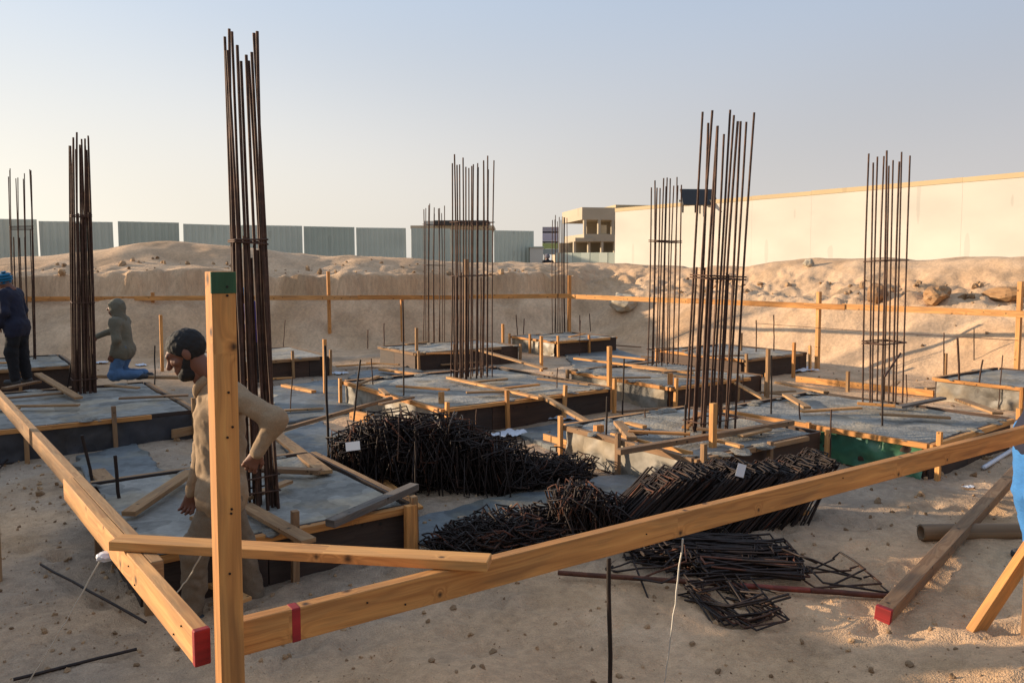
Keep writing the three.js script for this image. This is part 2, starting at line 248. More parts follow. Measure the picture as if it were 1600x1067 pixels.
{
  // long rendered boundary wall, parallel to one side of the pit
  const W = thing('boundary_wall', 'long white rendered boundary wall with sandy coping, lit by low sun', 'wall', V(0, 0, 0));
  const P0 = AT(966, 412, 46), P1 = AT(1600, 412, 28.3), dir = P1.clone().sub(P0).setY(0), L0 = dir.length(); dir.normalize(); const L = L0 + 14, ang = Math.atan2(-dir.z, dir.x);
  const y0 = EYE - 1.0, h0 = EYE + (HY - 332) / F * 46 - y0, h1 = EYE + (HY - 280) / F * 28.3 - y0 + .02, hs = t => h0 + (h1 - h0) * t / L0;
  const n = 11; for (let i = 0; i < n; i++) {
    const a = i / n * L, b = (i + 1) / n * L - .005, sh = new THREE.Shape([new THREE.Vector2(a, 0), new THREE.Vector2(b, 0), new THREE.Vector2(b, hs(b)), new THREE.Vector2(a, hs(a))]);
    const m = mesh('wall_bay', uvBox(new THREE.ExtrudeGeometry(sh, { depth: .25, bevelEnabled: false }), 0, 0), M.white, W); m.position.set(P0.x, y0, P0.z); m.rotation.y = ang;
    const s2 = new THREE.Shape([new THREE.Vector2(a, hs(a)), new THREE.Vector2(b, hs(b)), new THREE.Vector2(b, hs(b) + .17 + .03 * rnd()), new THREE.Vector2(a, hs(a) + .17 + .03 * rnd())]);
    const c = mesh('coping', uvBox(new THREE.ExtrudeGeometry(s2, { depth: .31, bevelEnabled: false })), M.coping, W); c.position.set(P0.x, y0 + .001, P0.z).add(V(Math.sin(ang), 0, Math.cos(ang)).multiplyScalar(-.03)); c.rotation.y = ang;
  }
  const ret = mesh('wall_end', bx(.25, h0 - .01, 7, 0, (h0 - .01) / 2, -3.62), M.white, W); ret.position.set(P0.x, y0, P0.z); ret.rotation.y = ang; ret.translateX(.13);
}
{
  // unfinished two-storey concrete house far beyond the wall
  const D = 78, X = p => (p - 800) / F * D, Y = p => EYE + (HY - p) / F * D, h = thing('unfinished_house', 'unfinished two storey concrete house with open window holes beyond the wall', 'house', V(X(940), .8, -D), .18);
  const ox = X(940), P = (name, x0, x1, y0, y1, z0 = 0, z1 = 7, m = M.conRaw) => mesh(name, bx(X(x1) - X(x0), Y(y0) - Y(y1), z1 - z0, (X(x0) + X(x1)) / 2 - ox, (Y(y0) + Y(y1)) / 2 - .8, -(z0 + z1) / 2), m, h);
  P('roof_slab', 908, 1030, 325, 344, 0, 8); P('roof_ledge', 964, 1042, 320, 325.2, .4, 5, M.coping);
  P('floor_slab', 911, 1020, 366, 377.5, -.05, 8);
  for (const x of [911, 934, 956, 975, 1000]) P('column', x, x + 4, 344, 366, 0, .4);
  for (const x of [895, 918, 939, 960, 990]) P('column', x, x + 3.6, 377.5, 396, 0, .4);
  P('wall_panel', 938, 948, 352, 366, .1, .35, M.coping); P('parapet', 896, 925, 372, 378, -.3, 3); P('rear_wall', 938, 1020, 344, 366, 5, 5.3); P('rear_wall', 896, 1010, 377.5, 396, 6, 6.3); P('ground_wall', 890, 1020, 396, 420, 0, 8);
}
{
  const D = 62, X = p => (p - 800) / F * D, Y = p => EYE + (HY - p) / F * D, h = thing('low_concrete_building', 'low flat roofed concrete shell with dark roof edge behind the metal hoarding', 'building', V(X(705), .8, -D));
  const P = (name, x0, x1, y0, y1, z0, z1, m) => mesh(name, bx(X(x1) - X(x0), Y(y0) - Y(y1), z1 - z0, (X(x0) + X(x1)) / 2 - X(705), (Y(y0) + Y(y1)) / 2 - .8, -(z0 + z1) / 2), m, h);
  P('roof_edge', 680, 764, 345, 353, -.2, 5, M.black); P('roof_slab', 642, 772, 352.8, 358, 0, 6, M.conRaw); P('wall', 646, 768, 358, 420, .2, 5.6, M.conRaw); P('stair_tower', 662, 679, 345, 352.9, .6, 3, M.white);
}
{
  const D = 60, p = AT(860, 412, D), s = thing('striped_sign', 'striped lilac, white and green signboard on posts beyond the hoarding', 'sign', V(p.x, 1.2, -D)), px = D / F;
  const b = [[0x9a97a8, 355, 361], [0x4c4a58, 361, 365], [0xa9a9c0, 365, 377], [0x3c3f42, 377, 380], [0x93a46a, 380, 389], [0x8a98a0, 389, 398]];
  for (const [c, y0, y1] of b) mesh('board', bx(25 * px, (y1 - y0) * px - .012, .12, 0, EYE + (HY - (y0 + y1) / 2) * px - 1.2, 0), new THREE.MeshStandardMaterial({ color: c, roughness: .8, map: wallTex }), s);
  for (const x of [-9, 9]) mesh('post', bx(.12, 2.4, .12, x * px, 1.2, -.14), M.sheetDark, s);
}
{
  const D = 56, p = AT(838, 412, D), s = thing('white_cabin', 'small white site cabin with flat roof beside the striped signboard', 'cabin', V(p.x, 1.4, -D)), px = D / F;
  mesh('wall', bx(.9, 1.75, 1.2, 0, .87, 0), M.white, s); mesh('roof', bx(1.05, .08, 1.35, 0, 1.79, 0), M.sheetDark, s);
}
{
  const a = AT(868, 412, 52), b = AT(964, 412, 50), s = thing('low_hoarding', 'low blue grey corrugated barrier below the unfinished house', 'fence', V(a.x, 1.7, a.z), Math.atan2(-(b.z - a.z), b.x - a.x)), L = a.distanceTo(b), n = 7;
  for (let i = 0; i < n; i++) mesh('panel', bx(L / n - .015, 1.0, .05 + .03 * (i % 2), (i + .5) * L / n, .55, 0), i % 2 ? M.sheet : M.sheetDark, s);
}
{ // dark panel raised on the wall
  const D = 40.5, p = AT(1088, 318, D), s = thing('dark_roof_panel', 'dark rectangular panel on a rack rising above the white wall', 'panel', p, .1), px = D / F;
  const pl = mesh('panel', bx(54 * px, .07, 1.0, 0, .48, 0), M.black, s); pl.rotation.x = .95; mesh('rail', bx(58 * px, .09, .1, 0, .12, .1), M.sheetDark, s);
  for (const x of [-20, 0, 20]) mesh('leg', bx(.07, .9, .07, x * px, 0, -.1), M.black, s);
}
// distant low dark strip seen beside the mound
{ const P = AT(-40, 424, 33), Q = AT(66, 424, 34); const s = thing('dark_beam_stack', 'dark steel beams stacked on the ground before the hoarding', 'beams', V(P.x, H(P.x, P.z), P.z), Math.atan2(-(Q.z - P.z), Q.x - P.x)); for (let i = 0; i < 3; i++) mesh('beam', bx(P.distanceTo(Q), .16, .22, P.distanceTo(Q) / 2, EYE - .31 - H(P.x, P.z) - .17 * i + .18, i * .05), M.black, s); }

// ---------- footings: concrete pads in timber and sheeted forms ----------
const PH = .35;
function wrinkled(L, Hh, amp, sd) { // sheet of wrinkled liner, in xy, facing +z
  const nx = Math.ceil(L / .045), ny = 9, g = new THREE.PlaneGeometry(L, Hh, nx, ny), p = g.attributes.position;
  for (let i = 0; i < p.count; i++) { const x = p.getX(i), y = p.getY(i); const n = fbm(x * 5 + y * 6 + sd, y * 2 - x * 1.5, sd, 3); p.setZ(i, amp * (Math.abs(n - .5) * 4 + (noise(x * 11 + sd, y * 11, 4) - .5) * .7)); }
  g.computeVertexNormals(); return uvBox(g);
}
const spillG = [0, 1, 2].map(i => lump(1, 1, 1, 1, .5, 1, i * 7));
const padAt = [], nearPad = p => padAt.reduce((b, q) => Math.hypot(p.x - q[0], p.z - q[1]) < Math.hypot(p.x - b[0], p.z - b[1]) ? q : b)[2];
function pad(label, fx, fz, lu, lv, o = {}) { // front corner, lengths along the two site directions; local x = a, local -z = b
  padAt.push([fx + UX * lu / 2 + VX * lv / 2, fz + UZ * lu / 2 + VZ * lv / 2, o.nick]);
  const g = thing('concrete_footing', label, 'footing', V(fx, 0, fz), TH + (o.turn ?? 0)), h = o.h ?? PH, sd = rnd() * 50;
  const nx = Math.ceil(lu / .09), nz = Math.ceil(lv / .09), top = new THREE.PlaneGeometry(lu - .05, lv - .05, nx, nz); top.rotateX(-Math.PI / 2);
  const p = top.attributes.position; for (let i = 0; i < p.count; i++) p.setY(i, (fbm(p.getX(i) * 2.2 + sd, p.getZ(i) * 2.2, 1, 4) - .5) * .05);
  top.computeVertexNormals(); uvBox(top); top.translate(lu / 2, h - .02, -lv / 2);
  mesh('concrete', mergeGeometries([top, bx(lu - .05, h - .07, lv - .05, lu / 2, (h - .07) / 2 - .05, -lv / 2).toNonIndexed()].map(q => q.index ? q.toNonIndexed() : q)), M.con, g);
  // form panels of single boards, each a piece of its own
  const side = (len, at, turn, mats) => { let x = 0; while (x < len - .05) { const w = Math.min(rr(.7, 1.25), len - x), m = mesh('form_board', rbox(w - .006, h + .08, .022, .002).translate(x + w / 2, (h + .08) / 2 - .08, 0), mats[Math.floor(rnd() * mats.length)], g); m.position.copy(at); m.rotation.y = turn; x += w; } };
  side(lu, V(0, 0, .012), 0, M.ply); side(lv, V(-.012, 0, 0), Math.PI / 2, M.ply); side(lu, V(0, 0, -lv - .012), 0, M.ply); side(lv, V(lu + .012, 0, 0), Math.PI / 2, M.ply);
  const W = [0, 1, 2].map(i => rnd() < .62 ? (o.edge ?? M.pine)[i] : M.pineOld[i]);
  const edge = (P, Q, m) => { const b = plank('edge_batten', P, Q, rr(.045, .055), .05, m, rr(-.06, .06), g); return b; };
  edge(V(-.06, h - .026, .052), V(lu * rr(.8, 1), h - .026, .052), o.front ?? W[0]); edge(V(-.052, h - .022, .03), V(-.052, h - .022, -lv), W[1]); edge(V(0, h - .024, -lv - .052), V(lu, h - .024, -lv - .052), W[2]); edge(V(lu + .052, h - .028, -.02), V(lu + .052, h - .028, -lv), W[0]);
  if (o.liner) { const m = mesh('liner_sheet', wrinkled(lv - .03, h - .04, o.crease ?? .022, sd), o.liner, g); m.position.set(-.027, (h - .05) / 2, -lv / 2); m.rotation.y = -Math.PI / 2; }
  if (o.frontLiner) { const m = mesh('liner_sheet', wrinkled(lu - .03, h - .04, .02, sd + 3), o.frontLiner, g); m.position.set(lu / 2, (h - .05) / 2, .027); }
  for (let i = 0; i < 16; i++) { const e = rnd(), t = rnd(), sz = rr(.02, .06), m = mesh('concrete_spill', spillG[i % 3], M.con, g); if (e < .4) m.position.set(t * lu, h + rr(-.012, .008), rr(-.02, .07)); else if (e < .75) m.position.set(rr(-.07, .02), h + rr(-.012, .008), -t * lv); else m.position.set(t * lu, h - .01, -lv + rr(-.04, .05)); m.scale.set(sz * rr(1, 3), sz * .35, sz * rr(1, 2)); m.rotation.y = rr(0, 6); }
  const nst = Math.max(2, Math.round(lu / .8));
  for (let i = 0; i <= nst; i++) if (rnd() < .75 || i == 0) { const hh = h + rr(.02, .16), s = mesh('form_stake', rbox(hh + .2, .045, .045, .003).rotateZ(Math.PI / 2).translate(0, hh / 2 - .1, 0), W[i % 3], g); s.position.set(i / nst * lu, 0, .102); s.rotation.set(rr(-.03, .03), 0, rr(-.05, .05)); }
  for (let i = 1; i <= 2; i++) if (rnd() < .8) { const hh = h + rr(.0, .12), s = mesh('form_stake', rbox(hh + .2, .045, .045, .003).rotateZ(Math.PI / 2).translate(0, hh / 2 - .1, 0), W[i % 3], g); s.position.set(-.102, 0, -i / 2 * lv); }
  return g;
}
pad('concrete footing carrying the tallest rebar column beside the stooping man', -.74 - 1.75 * UX, -5.62 - 1.75 * UZ, 1.75, 1.9, { nick: 'footing of the tallest column', edge: M.pineOld, front: M.pine[1] });
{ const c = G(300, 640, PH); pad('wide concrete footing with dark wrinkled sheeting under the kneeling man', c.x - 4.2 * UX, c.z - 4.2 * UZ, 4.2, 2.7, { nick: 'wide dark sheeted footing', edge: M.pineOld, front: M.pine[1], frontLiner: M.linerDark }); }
{ const c = G(512, 556, PH); pad('shaded concrete footing with dark boards below the far rail', c.x - 2.1 * UX, c.z - 2.1 * UZ, 2.1, 2.0, { nick: 'shaded footing below the far rail', edge: M.pineOld }); }
{ const c = G(112, 570, PH); pad('concrete footing carrying the thin rebar column behind the turbaned man', c.x - 2.3 * UX, c.z - 2.3 * UZ, 2.3, 1.9, { nick: 'footing behind the turbaned man', edge: M.pineOld }); }
{ const c = G(690, 637, PH); pad('square concrete footing with pale liner carrying the broad grey rebar column', c.x, c.z, 2.68, 2.7, { nick: 'square footing with pale liner', liner: M.liner }); }
{ const c = G(650, 551, PH); pad('far concrete footing whose rebar stands in two thin clusters', c.x, c.z, 2.4, 1.5, { nick: 'two cluster footing',}); }
{ const c = G(868, 533, PH); pad('small far concrete footing near the corner of the far rails', c.x, c.z, 1.8, 1.6, { nick: 'small far footing', liner: M.liner }); }
{ const c = G(1047, 604, PH); pad('concrete footing with pale liner behind the column of nine bars', c.x, c.z, 2.0, 2.1, { nick: 'nine bar footing', liner: M.liner }); }
{ const c = G(1086, 714, PH); pad('concrete footing beside the slanted stirrup stack with criss-crossed laths', c.x, c.z, 1.85, 1.75, { nick: 'criss-crossed laths footing', liner: M.liner }); }
{ const c = G(1450, 692, PH); pad('concrete footing with shiny green liner on its sunny side', c.x, c.z, 2.0, 2.35, { nick: 'green lined footing', liner: M.linerGreen, crease: .05, turn: .06 }); }
{ const c = G(1465, 590, PH), k = 2.4; pad('concrete footing with pale liner against the sunlit bank', c.x - k * VX, c.z - k * VZ, 2.0, k, { nick: 'pale footing by the bank', liner: M.liner }); }
{ const c = G(1160, 561, PH); pad('far concrete footing at the foot of the sunlit bank', c.x, c.z, 1.9, 2.0, { nick: 'far footing at the bank foot',}); }

// ---------- rebar columns ----------
function column(label, bp, tp, wu, wv, nu, nv, r, ties, mat, o = {}) {
  const h = o.h ?? PH, base = G(bp[0], bp[1], h), D = -base.z, top = AT(tp[0], tp[1], D), g = thing('rebar_column', label, 'rebar column', base.clone(), 0), lean = top.clone().sub(base);
  const slots = []; for (let i = 0; i < nu; i++) for (let j = 0; j < nv; j++) if (i == 0 || j == 0 || i == nu - 1 || j == nv - 1) slots.push([(i / (nu - 1) - .5) * wu, nv > 1 ? (j / (nv - 1) - .5) * wv : 0]);
  const at = (s, t, k) => { const sc = 1 + ((o.flare ?? 1) - 1) * t, u = s[0] * sc, w = s[1] * sc; return V(u * UX + w * VX + lean.x * t, (lean.y + k) * t, u * UZ + w * VZ + lean.z * t); };
  for (const s of slots) {
    const k = rr(-.13, .1), bow = [rr(-1, 1), rr(-1, 1)].map(x => x * (o.bow ?? .022)), dr = [rr(-1, 1), rr(-1, 1)].map(x => x * (o.drift ?? .02)), pts = [];
    for (let i = -1; i <= 10; i++) { const t = Math.max(-.06, i / 10), p = at(s, t, k), b = Math.sin(t * Math.PI) * .8; p.x += bow[0] * b + dr[0] * t * t; p.z += bow[1] * b + dr[1] * t * t; pts.push(p); }
    mesh('bar', tube(pts, r * rr(.9, 1.1), 6), mat, g);
  }
  for (let i = 0; i < (o.starters ?? 0); i++) { // shorter starter bars lapped beside the long ones
    const s0 = slots[i % slots.length], s = [s0[0] * .9 + rr(-.02, .02), s0[1] * .9 + rr(-.02, .02)], e = (o.lap ?? .5) * rr(.93, 1.04), pts = []; for (let k = 0; k <= 5; k++) pts.push(at(s, -.04 + (e + .04) * k / 5, 0).add(V(rr(-.004, .004), 0, rr(-.004, .004)))); mesh('starter_bar', tube(pts, r, 6), mat, g);
  }
  for (const y of ties) { // stirrup hoops tied round the bars
    const t = clamp((y - bp[1]) / (tp[1] - bp[1])), q = 1.06, e = r * 1.6, c = [[-wu / 2, -wv / 2], [wu / 2, -wv / 2], [wu / 2, wv / 2], [-wu / 2, wv / 2]].map(s => at([s[0] + Math.sign(s[0]) * e, s[1] + Math.sign(s[1]) * e], t, 0).add(V(0, rr(-.015, .015), 0)));
    const pts = []; for (let i = 0; i < 4; i++) for (let k = 0; k < 4; k++) pts.push(c[i].clone().lerp(c[(i + 1) % 4], k / 4)); mesh('hoop', tube(pts, r * .62, 5, true), mat, g);
  }
  return g;
}
column('tallest rebar column, dense leaning bars behind the wooden post with green top', [404, 788], [374, 66], .22, .17, 4, 4, .0105, [370, 374, 740, 764], M.rebar, { flare: .76, drift: .02, starters: 12, lap: .57 });
column('narrow dark rebar column tightly packed with bars beside the kneeling man', [131, 612], [123, 218], .25, .2, 5, 4, .0125, [335, 338, 470, 590], M.rebar, { flare: .72, starters: 14, lap: .69 });
column('thin rebar column behind the turbaned man', [38, 560], [30, 270], .32, .22, 4, 3, .0095, [353, 357], M.rebar, { starters: 8, lap: .7 });
column('broad grey rebar column on the square footing in mid site', [737, 588], [738, 252], .58, .25, 7, 3, .0105, [346, 429, 575], M.rebar, { starters: 10, lap: .5 });
column('thin rebar column in two clusters on the far footing', [678, 532], [678, 325], .42, .2, 4, 3, .010, [351, 414], M.rebar);
column('small rebar column near the corner of the far rails', [875, 517], [875, 339], .33, .2, 4, 3, .0095, [410], M.rebar);
column('rebar column of nine thin bars in front of the dark roof panel', [1036, 568], [1042, 285], .52, .2, 5, 3, .0112, [375, 377, 545], M.rebar, { h: PH });
column('tall spread rebar column beside the slanted stirrup stack', [1110, 668], [1136, 188], .5, .24, 5, 3, .0118, [428, 432, 655], M.rebar, { drift: .025, starters: 8, lap: .52 });
column('rebar column with one stout bar on the footing lined in green', [1380, 628], [1390, 243], .48, .24, 4, 3, .0118, [406, 532, 535], M.rebar, { drift: .025 });

// ---------- batter boards round the near corner ----------
const RT = 1.045; // height of the rail tops
{
  const p = AT(350, 700, 2.11), g = thing('wooden_post', 'tall square wooden post with green painted top at the board corner', 'post', V(p.x, -.1, p.z), TH), top = AT(350, 424, 2.11).y + .1;
  mesh('timber', rbox(top, .062, .062, .003).rotateZ(Math.PI / 2).translate(0, top / 2, 0), M.pine[1], g);
  mesh('painted_band', rbox(.056, .0085, .0642, .001).rotateZ(Math.PI / 2).rotateY(Math.PI / 2).translate(0, top - .029, .0285), M.green, g);
  for (const y of [448, 462, 616, 672, 688, 805, 812, 910]) { const n = mesh('nail', new THREE.CylinderGeometry(.0032, .0032, .006, 8).rotateX(Math.PI / 2), M.nail, g); n.position.set(rr(-.004, .014), top - (y - 424) / F * 2.07, .0315); }
}
const railL = (() => { // side running away to the left: two boards lapped
  const c = site(0, 0), e = G(0, 624, RT - .05), g1 = thing('batter_board', 'near batter board with red painted end, lapped over the board leading to the turbaned man', 'board'), g2 = thing('batter_board', 'dull batter board receding towards the turbaned man', 'board');
  const P = G(316, 1012, RT - .05), Q = G(106, 763, RT - .05); plank('timber', P, Q, .1, .042, M.pine[2], 0, g1);
  const dir = Q.clone().sub(P).normalize(), nr = V(dir.z, 0, -dir.x); // towards the pit
  const off = nr.dot(V(UX, 0, UZ)) > 0 ? nr : nr.clone().negate();
  plank('painted_end', P.clone().addScaledVector(dir, -.002), P.clone().addScaledVector(dir, .022), .1024, .0444, M.red, 0, g1);
  const a = P.clone().addScaledVector(dir, .62).addScaledVector(off, .043), b = P.clone().addScaledVector(dir, 6.4).addScaledVector(off, .043); plank('timber', a.setY(RT - .05), b.setY(RT - .05), .1, .042, M.pineOld[2], 0, g2);
  for (const t of [.12, .2, .66, .74]) { const n = mesh('nail', new THREE.CylinderGeometry(.003, .003, .006, 8).rotateX(Math.PI / 2), M.nail, g1); n.position.copy(P).addScaledVector(dir, t).addScaledVector(off, -.0215).add(V(0, rr(-.03, .03), 0)); n.lookAt(n.position.clone().add(off)); }
  return { P, dir, off };
})();
{
  const g = thing('batter_board', 'long batter board with red paint mark running past the stirrup stacks', 'board'), P = G(352, 1000, RT - .05), Q = G(1590, 681, RT - .05), dir = Q.clone().sub(P).normalize(), E = Q.clone().addScaledVector(dir, .6);
  plank('timber', P, E, .1, .044, M.pine[1], 0, g);
  const R = G(463, 977, RT - .05), s = R.clone().sub(P).dot(dir); plank('paint_mark', P.clone().addScaledVector(dir, s - .014), P.clone().addScaledVector(dir, s + .014), .1026, .0466, M.red, 0, g);
  for (const t of [.42, .55, 1.6, 2.9]) { const n = mesh('nail', new THREE.CylinderGeometry(.003, .003, .006, 8).rotateX(Math.PI / 2), M.nail, g); n.position.copy(P).addScaledVector(dir, t).add(V(0, rr(-.03, .03), 0)).addScaledVector(V(-dir.z, 0, dir.x), .0225); n.lookAt(n.position.clone().add(V(-dir.z, 0, dir.x))); }
  const b = plank('corner_brace', G(180, 847, RT + .019), G(765, 879, RT + .019), .034, .085, M.pine[0]); tag(b, 'flat wooden brace nailed across the corner of the batter boards', 'brace');
}
function post(label, px, pyB, pyT, w, d, mat, group, o = {}) { const p = GH(px, pyB), D = -p.z, L = AT(px, pyT, D).y - p.y + .25, m = mesh(o.name ?? 'wooden_stake', rbox(L, w, d, .003).rotateZ(Math.PI / 2), mat); m.position.set(p.x, p.y - .25 + L / 2, p.z); m.rotation.set(rr(-.012, .012) + (o.tx ?? 0), TH, rr(-.012, .012) + (o.tz ?? 0)); return tag(m, label, o.cat ?? 'stake', group); }
post('tall dark wooden post holding the end of the long batter board', 1614, 992, 386, .075, .075, M.pineOld[1], null, { name: 'wooden_post', cat: 'post' });
post('wooden stake holding the dull batter board near the rubble ground', -8, 905, 612, .07, .05, M.pineOld[0], null);
{ const P = GH(1528, 982), Q = P.clone().add(V(.72, 1.02, -.12)); tag(plank('brace_plank', P.clone().add(V(-.02, -.03, 0)), Q, .115, .045, M.pine[0], .35), 'yellow plank propping the batter board end, foot in the sand', 'plank'); }
{ const P = GH(1380, 962, .065), Q = GH(1592, 742, .09), m = thing('old_timber', 'weathered brown timber with red painted end lying across the pipe', 'timber'); Q.y += .05; P.y += .0; plank('timber', P, Q, .09, .085, M.pineOld[1], .1, m); const d = Q.clone().sub(P).normalize(); plank('painted_end', P.clone().addScaledVector(d, -.003), P.clone().addScaledVector(d, .03), .093, .088, M.red, .1, m); }
{ // brown pipe, hollow
  const P = GH(1440, 832, .06), r = .062, g = new THREE.LatheGeometry([[r - .014, 0], [r - .014, 2.2], [r, 2.2], [r, 0], [r - .014, 0]].map(q => new THREE.Vector2(...q)), 28); const m = mesh('pipe', g.rotateZ(-Math.PI / 2), M.pipe); m.position.copy(P); m.rotation.y = .03; tag(m, 'brown hollow pipe lying on sand under the weathered timber', 'pipe');
}
tag(rod('steel_stake', GH(955, 1090).add(V(0, -.25, 0)), (() => { const p = GH(955, 1090), t = AT(952, 872, -p.z); return t; })(), .0105, M.rebarDark), 'dark steel stake standing under the long batter board', 'stake');
// builder's twine
const tw = (P, Q, label, r = .003, mt = M.twine) => { const pts = []; for (let i = 0; i <= 14; i++) { const t = i / 14; pts.push(P.clone().lerp(Q, t).add(V(rr(-1, 1) * .003, -Math.sin(t * Math.PI) * .01, rr(-1, 1) * .003))); } tag(mesh('twine', tube(pts, r, 5), mt), label, 'string'); };
tw(G(1068, 842, RT - .06), GH(1036, 1085), 'white twine hanging from the long batter board to the sand', .0036);
tw(G(160, 868, RT - .1), GH(38, 1075), 'white twine running from the plastic knot down to the sand');
tw(G(318, 862, RT - .02), G(272, 930, .55), 'short white twine tied below the corner brace');
{ const m = mesh('plastic_knot', lump(.022, 1.6, .8, 1, .5), M.plastic); m.position.copy(G(163, 870, RT - .1)); tag(m, 'white plastic scrap knotted round the twine at the batter board', 'knot'); }
tw(V(...AT(1180, 505, 14.2).toArray()), AT(1592, 532, 10.5), 'grey line stretched before the sunlit bank', .0045, M.rebar);

// ---------- far batter boards ----------
{
  const K = AT(890, 463, 20.2), L = AT(30, 467, 18.6), R = AT(1650, 493, 12.9);
  const gl = thing('far_rail', 'shaded far rail of lapped boards along the foot of the bank', 'rail'), gr = thing('far_rail', 'sunlit far rail of lapped boards along the bank', 'rail');
  const run = (g, P, Q, n, mats) => { for (let i = 0; i < n; i++) { const a = P.clone().lerp(Q, i / n), b = P.clone().lerp(Q, (i + 1) / n + .004); const o = i % 2 ? .03 : 0; a.z += o; b.z += o; a.y += rr(-.02, .02); plank('board', a, b, .11, .03, mats[i % mats.length], 0, g); } };
  run(gl, K, L, 5, M.pine); run(gr, K, R, 3, M.pine);
  for (const [px, t, b] of [[235, 457, 566], [513, 424, 560], [628, 464, 556], [890, 430, 520]]) { const q = K.clone().lerp(L, (890 - px) / 860), P = V((px - 800) / F * -q.z, H(q.x, q.z), q.z - .06), top = AT(px, t, -q.z).y; plank('post', V(P.x, P.y - .15, P.z), V(P.x + rr(-.02, .02), top, P.z), .075, .06, M.pine[1], 0, gl); }
  for (const [px, t] of [[1283, 456], [1600, 440]]) { const r = (px - 890) / 760, D = 1 / (1 / 20.2 + (1 / 12.9 - 1 / 20.2) * r), x = (px - 800) / F * D, top = AT(px, t, D).y; plank('post', V(x, H(x, -D - .08) - .15, -D - .08), V(x, top, -D - .08), .085, .07, M.pine[2], 0, gr); }
}

// ---------- loose stakes, laths and planks ----------
const ST = 'wooden stakes round the footings';
post('short wooden stake at the front corner of the square footing', 690, 672, 612, .06, .05, M.pine[2], null);
post('stout wooden stake at the end of the sloping lath', 935, 725, 664, .1, .06, M.pine[1], null);
post('orange wooden stake rising from the slanted stirrup stack', 1113, 752, 630, .06, .05, M.pine[0], null);
post('tall orange stake between the square footing and the nine bar column', 952, 640, 541, .06, .05, M.pine[0], null);
post('short wooden stake at the corner of the nine bar footing', 1047, 640, 583, .06, .05, M.pine[1], null);
post('stubby orange stake at the front corner of the tallest column footing', 642, 868, 789, .085, .05, M.pine[1], null);
for (const [px, b, t, l] of [[651, 575, 512, 'slim stake in front of the two cluster rebar column'], [786, 552, 506, 'small stake beside the far dark footing behind the broad column'], [846, 580, 525, 'pale stake beyond the square footing by the crossed planks'], [1240, 590, 535, 'stake by the blue plastic at the bank foot'], [1199, 630, 545, 'grey tall stake beside the green lined footing'], [1157, 575, 520, 'stake behind the spread rebar column at the far footing'], [1325, 612, 580, 'stub stake behind the footing lined in green'], [508, 620, 530, 'pale topped stake before the shaded footing'], [729, 592, 405, 'yellow lath standing in the broad grey rebar column'], [253, 580, 492, 'slim wooden stake behind the stooping man'], [1477, 600, 552, 'small stake on the pale lined footing by the bank']]) post(l, px, b, t, .055, .045, M[rnd() < .5 ? 'pine' : 'pineOld'][Math.floor(rnd() * 3)], null);
const bar = (label, px, pyB, pyT, r = .009, dx = 0, mat = M.rebarDark) => { const p = GH(px, pyB), q = AT(px + dx, pyT, -p.z); tag(rod('steel_stake', p.clone().add(V(0, -.2, 0)), q, r, mat), label, 'stake'); };
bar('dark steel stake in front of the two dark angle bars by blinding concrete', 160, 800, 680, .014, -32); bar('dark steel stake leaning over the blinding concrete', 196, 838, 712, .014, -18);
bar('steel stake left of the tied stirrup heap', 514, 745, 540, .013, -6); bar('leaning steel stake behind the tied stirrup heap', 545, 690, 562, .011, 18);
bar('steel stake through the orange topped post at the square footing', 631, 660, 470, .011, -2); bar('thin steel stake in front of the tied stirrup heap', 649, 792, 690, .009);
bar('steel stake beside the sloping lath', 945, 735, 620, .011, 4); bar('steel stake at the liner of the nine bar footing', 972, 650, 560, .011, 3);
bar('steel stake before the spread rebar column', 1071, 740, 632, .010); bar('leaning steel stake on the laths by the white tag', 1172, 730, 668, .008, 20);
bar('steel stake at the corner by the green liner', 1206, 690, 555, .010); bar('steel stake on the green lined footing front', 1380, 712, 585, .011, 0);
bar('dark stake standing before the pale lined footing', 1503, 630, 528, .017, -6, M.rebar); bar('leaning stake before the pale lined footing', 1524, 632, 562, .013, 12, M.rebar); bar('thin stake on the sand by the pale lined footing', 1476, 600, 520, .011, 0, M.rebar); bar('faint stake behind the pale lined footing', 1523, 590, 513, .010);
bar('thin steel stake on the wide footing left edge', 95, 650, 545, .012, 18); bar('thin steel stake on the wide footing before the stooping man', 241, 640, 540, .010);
for (const [px, b, t, l] of [[809, 525, 492, 'short dowel left of the small far column'], [818, 522, 498, 'second short dowel left of the small far column'], [906, 518, 492, 'short dowel right of the small far column'], [923, 518, 490, 'dowel at the edge of the small far footing'], [1210, 560, 492, 'thin dowel on the far footing under the sunlit bank'], [1182, 560, 500, 'faint dowel on the far footing behind the spread column'], [574, 545, 515, 'dowel at the left of the two cluster footing'], [600, 545, 505, 'thin dowel on the two cluster footing']]) { const p = G(px, b, .2), q = AT(px + rr(-3, 3), t, -p.z); tag(rod('dowel', p, q, .012, M.rebar), l, 'dowel'); }
function lath(label, x0, y0, h0, x1, y1, h1, h = .025, w = .09, mat = M.pineOld[0], roll = 0) { return tag(plank('plank', G(x0, y0, h0), G(x1, y1, h1), h, w, mat, roll), label, 'plank'); }
lath('long pale lath lying across the square footing', 700, 590, .385, 845, 622, .385, .03, .08, M.pine[2]);
lath('sloping lath from the square footing down to the stout stake', 846, 618, .38, 932, 668, .30, .035, .08, M.pineOld[2]);
lath('plank lying behind the broad rebar column', 745, 546, .38, 852, 576, .30, .03, .1, M.pineOld[2]);
lath('lath across the back of the nine bar footing', 898, 560, .385, 1040, 577, .385, .03, .08, M.pine[0]);
lath('lath in front of the nine bar column', 990, 573, .39, 1082, 583, .39, .03, .09, M.pine[2]);
lath('short lath lying left of the nine bar column', 955, 556, .38, 1010, 562, .38, .03, .08, M.pine[0]);
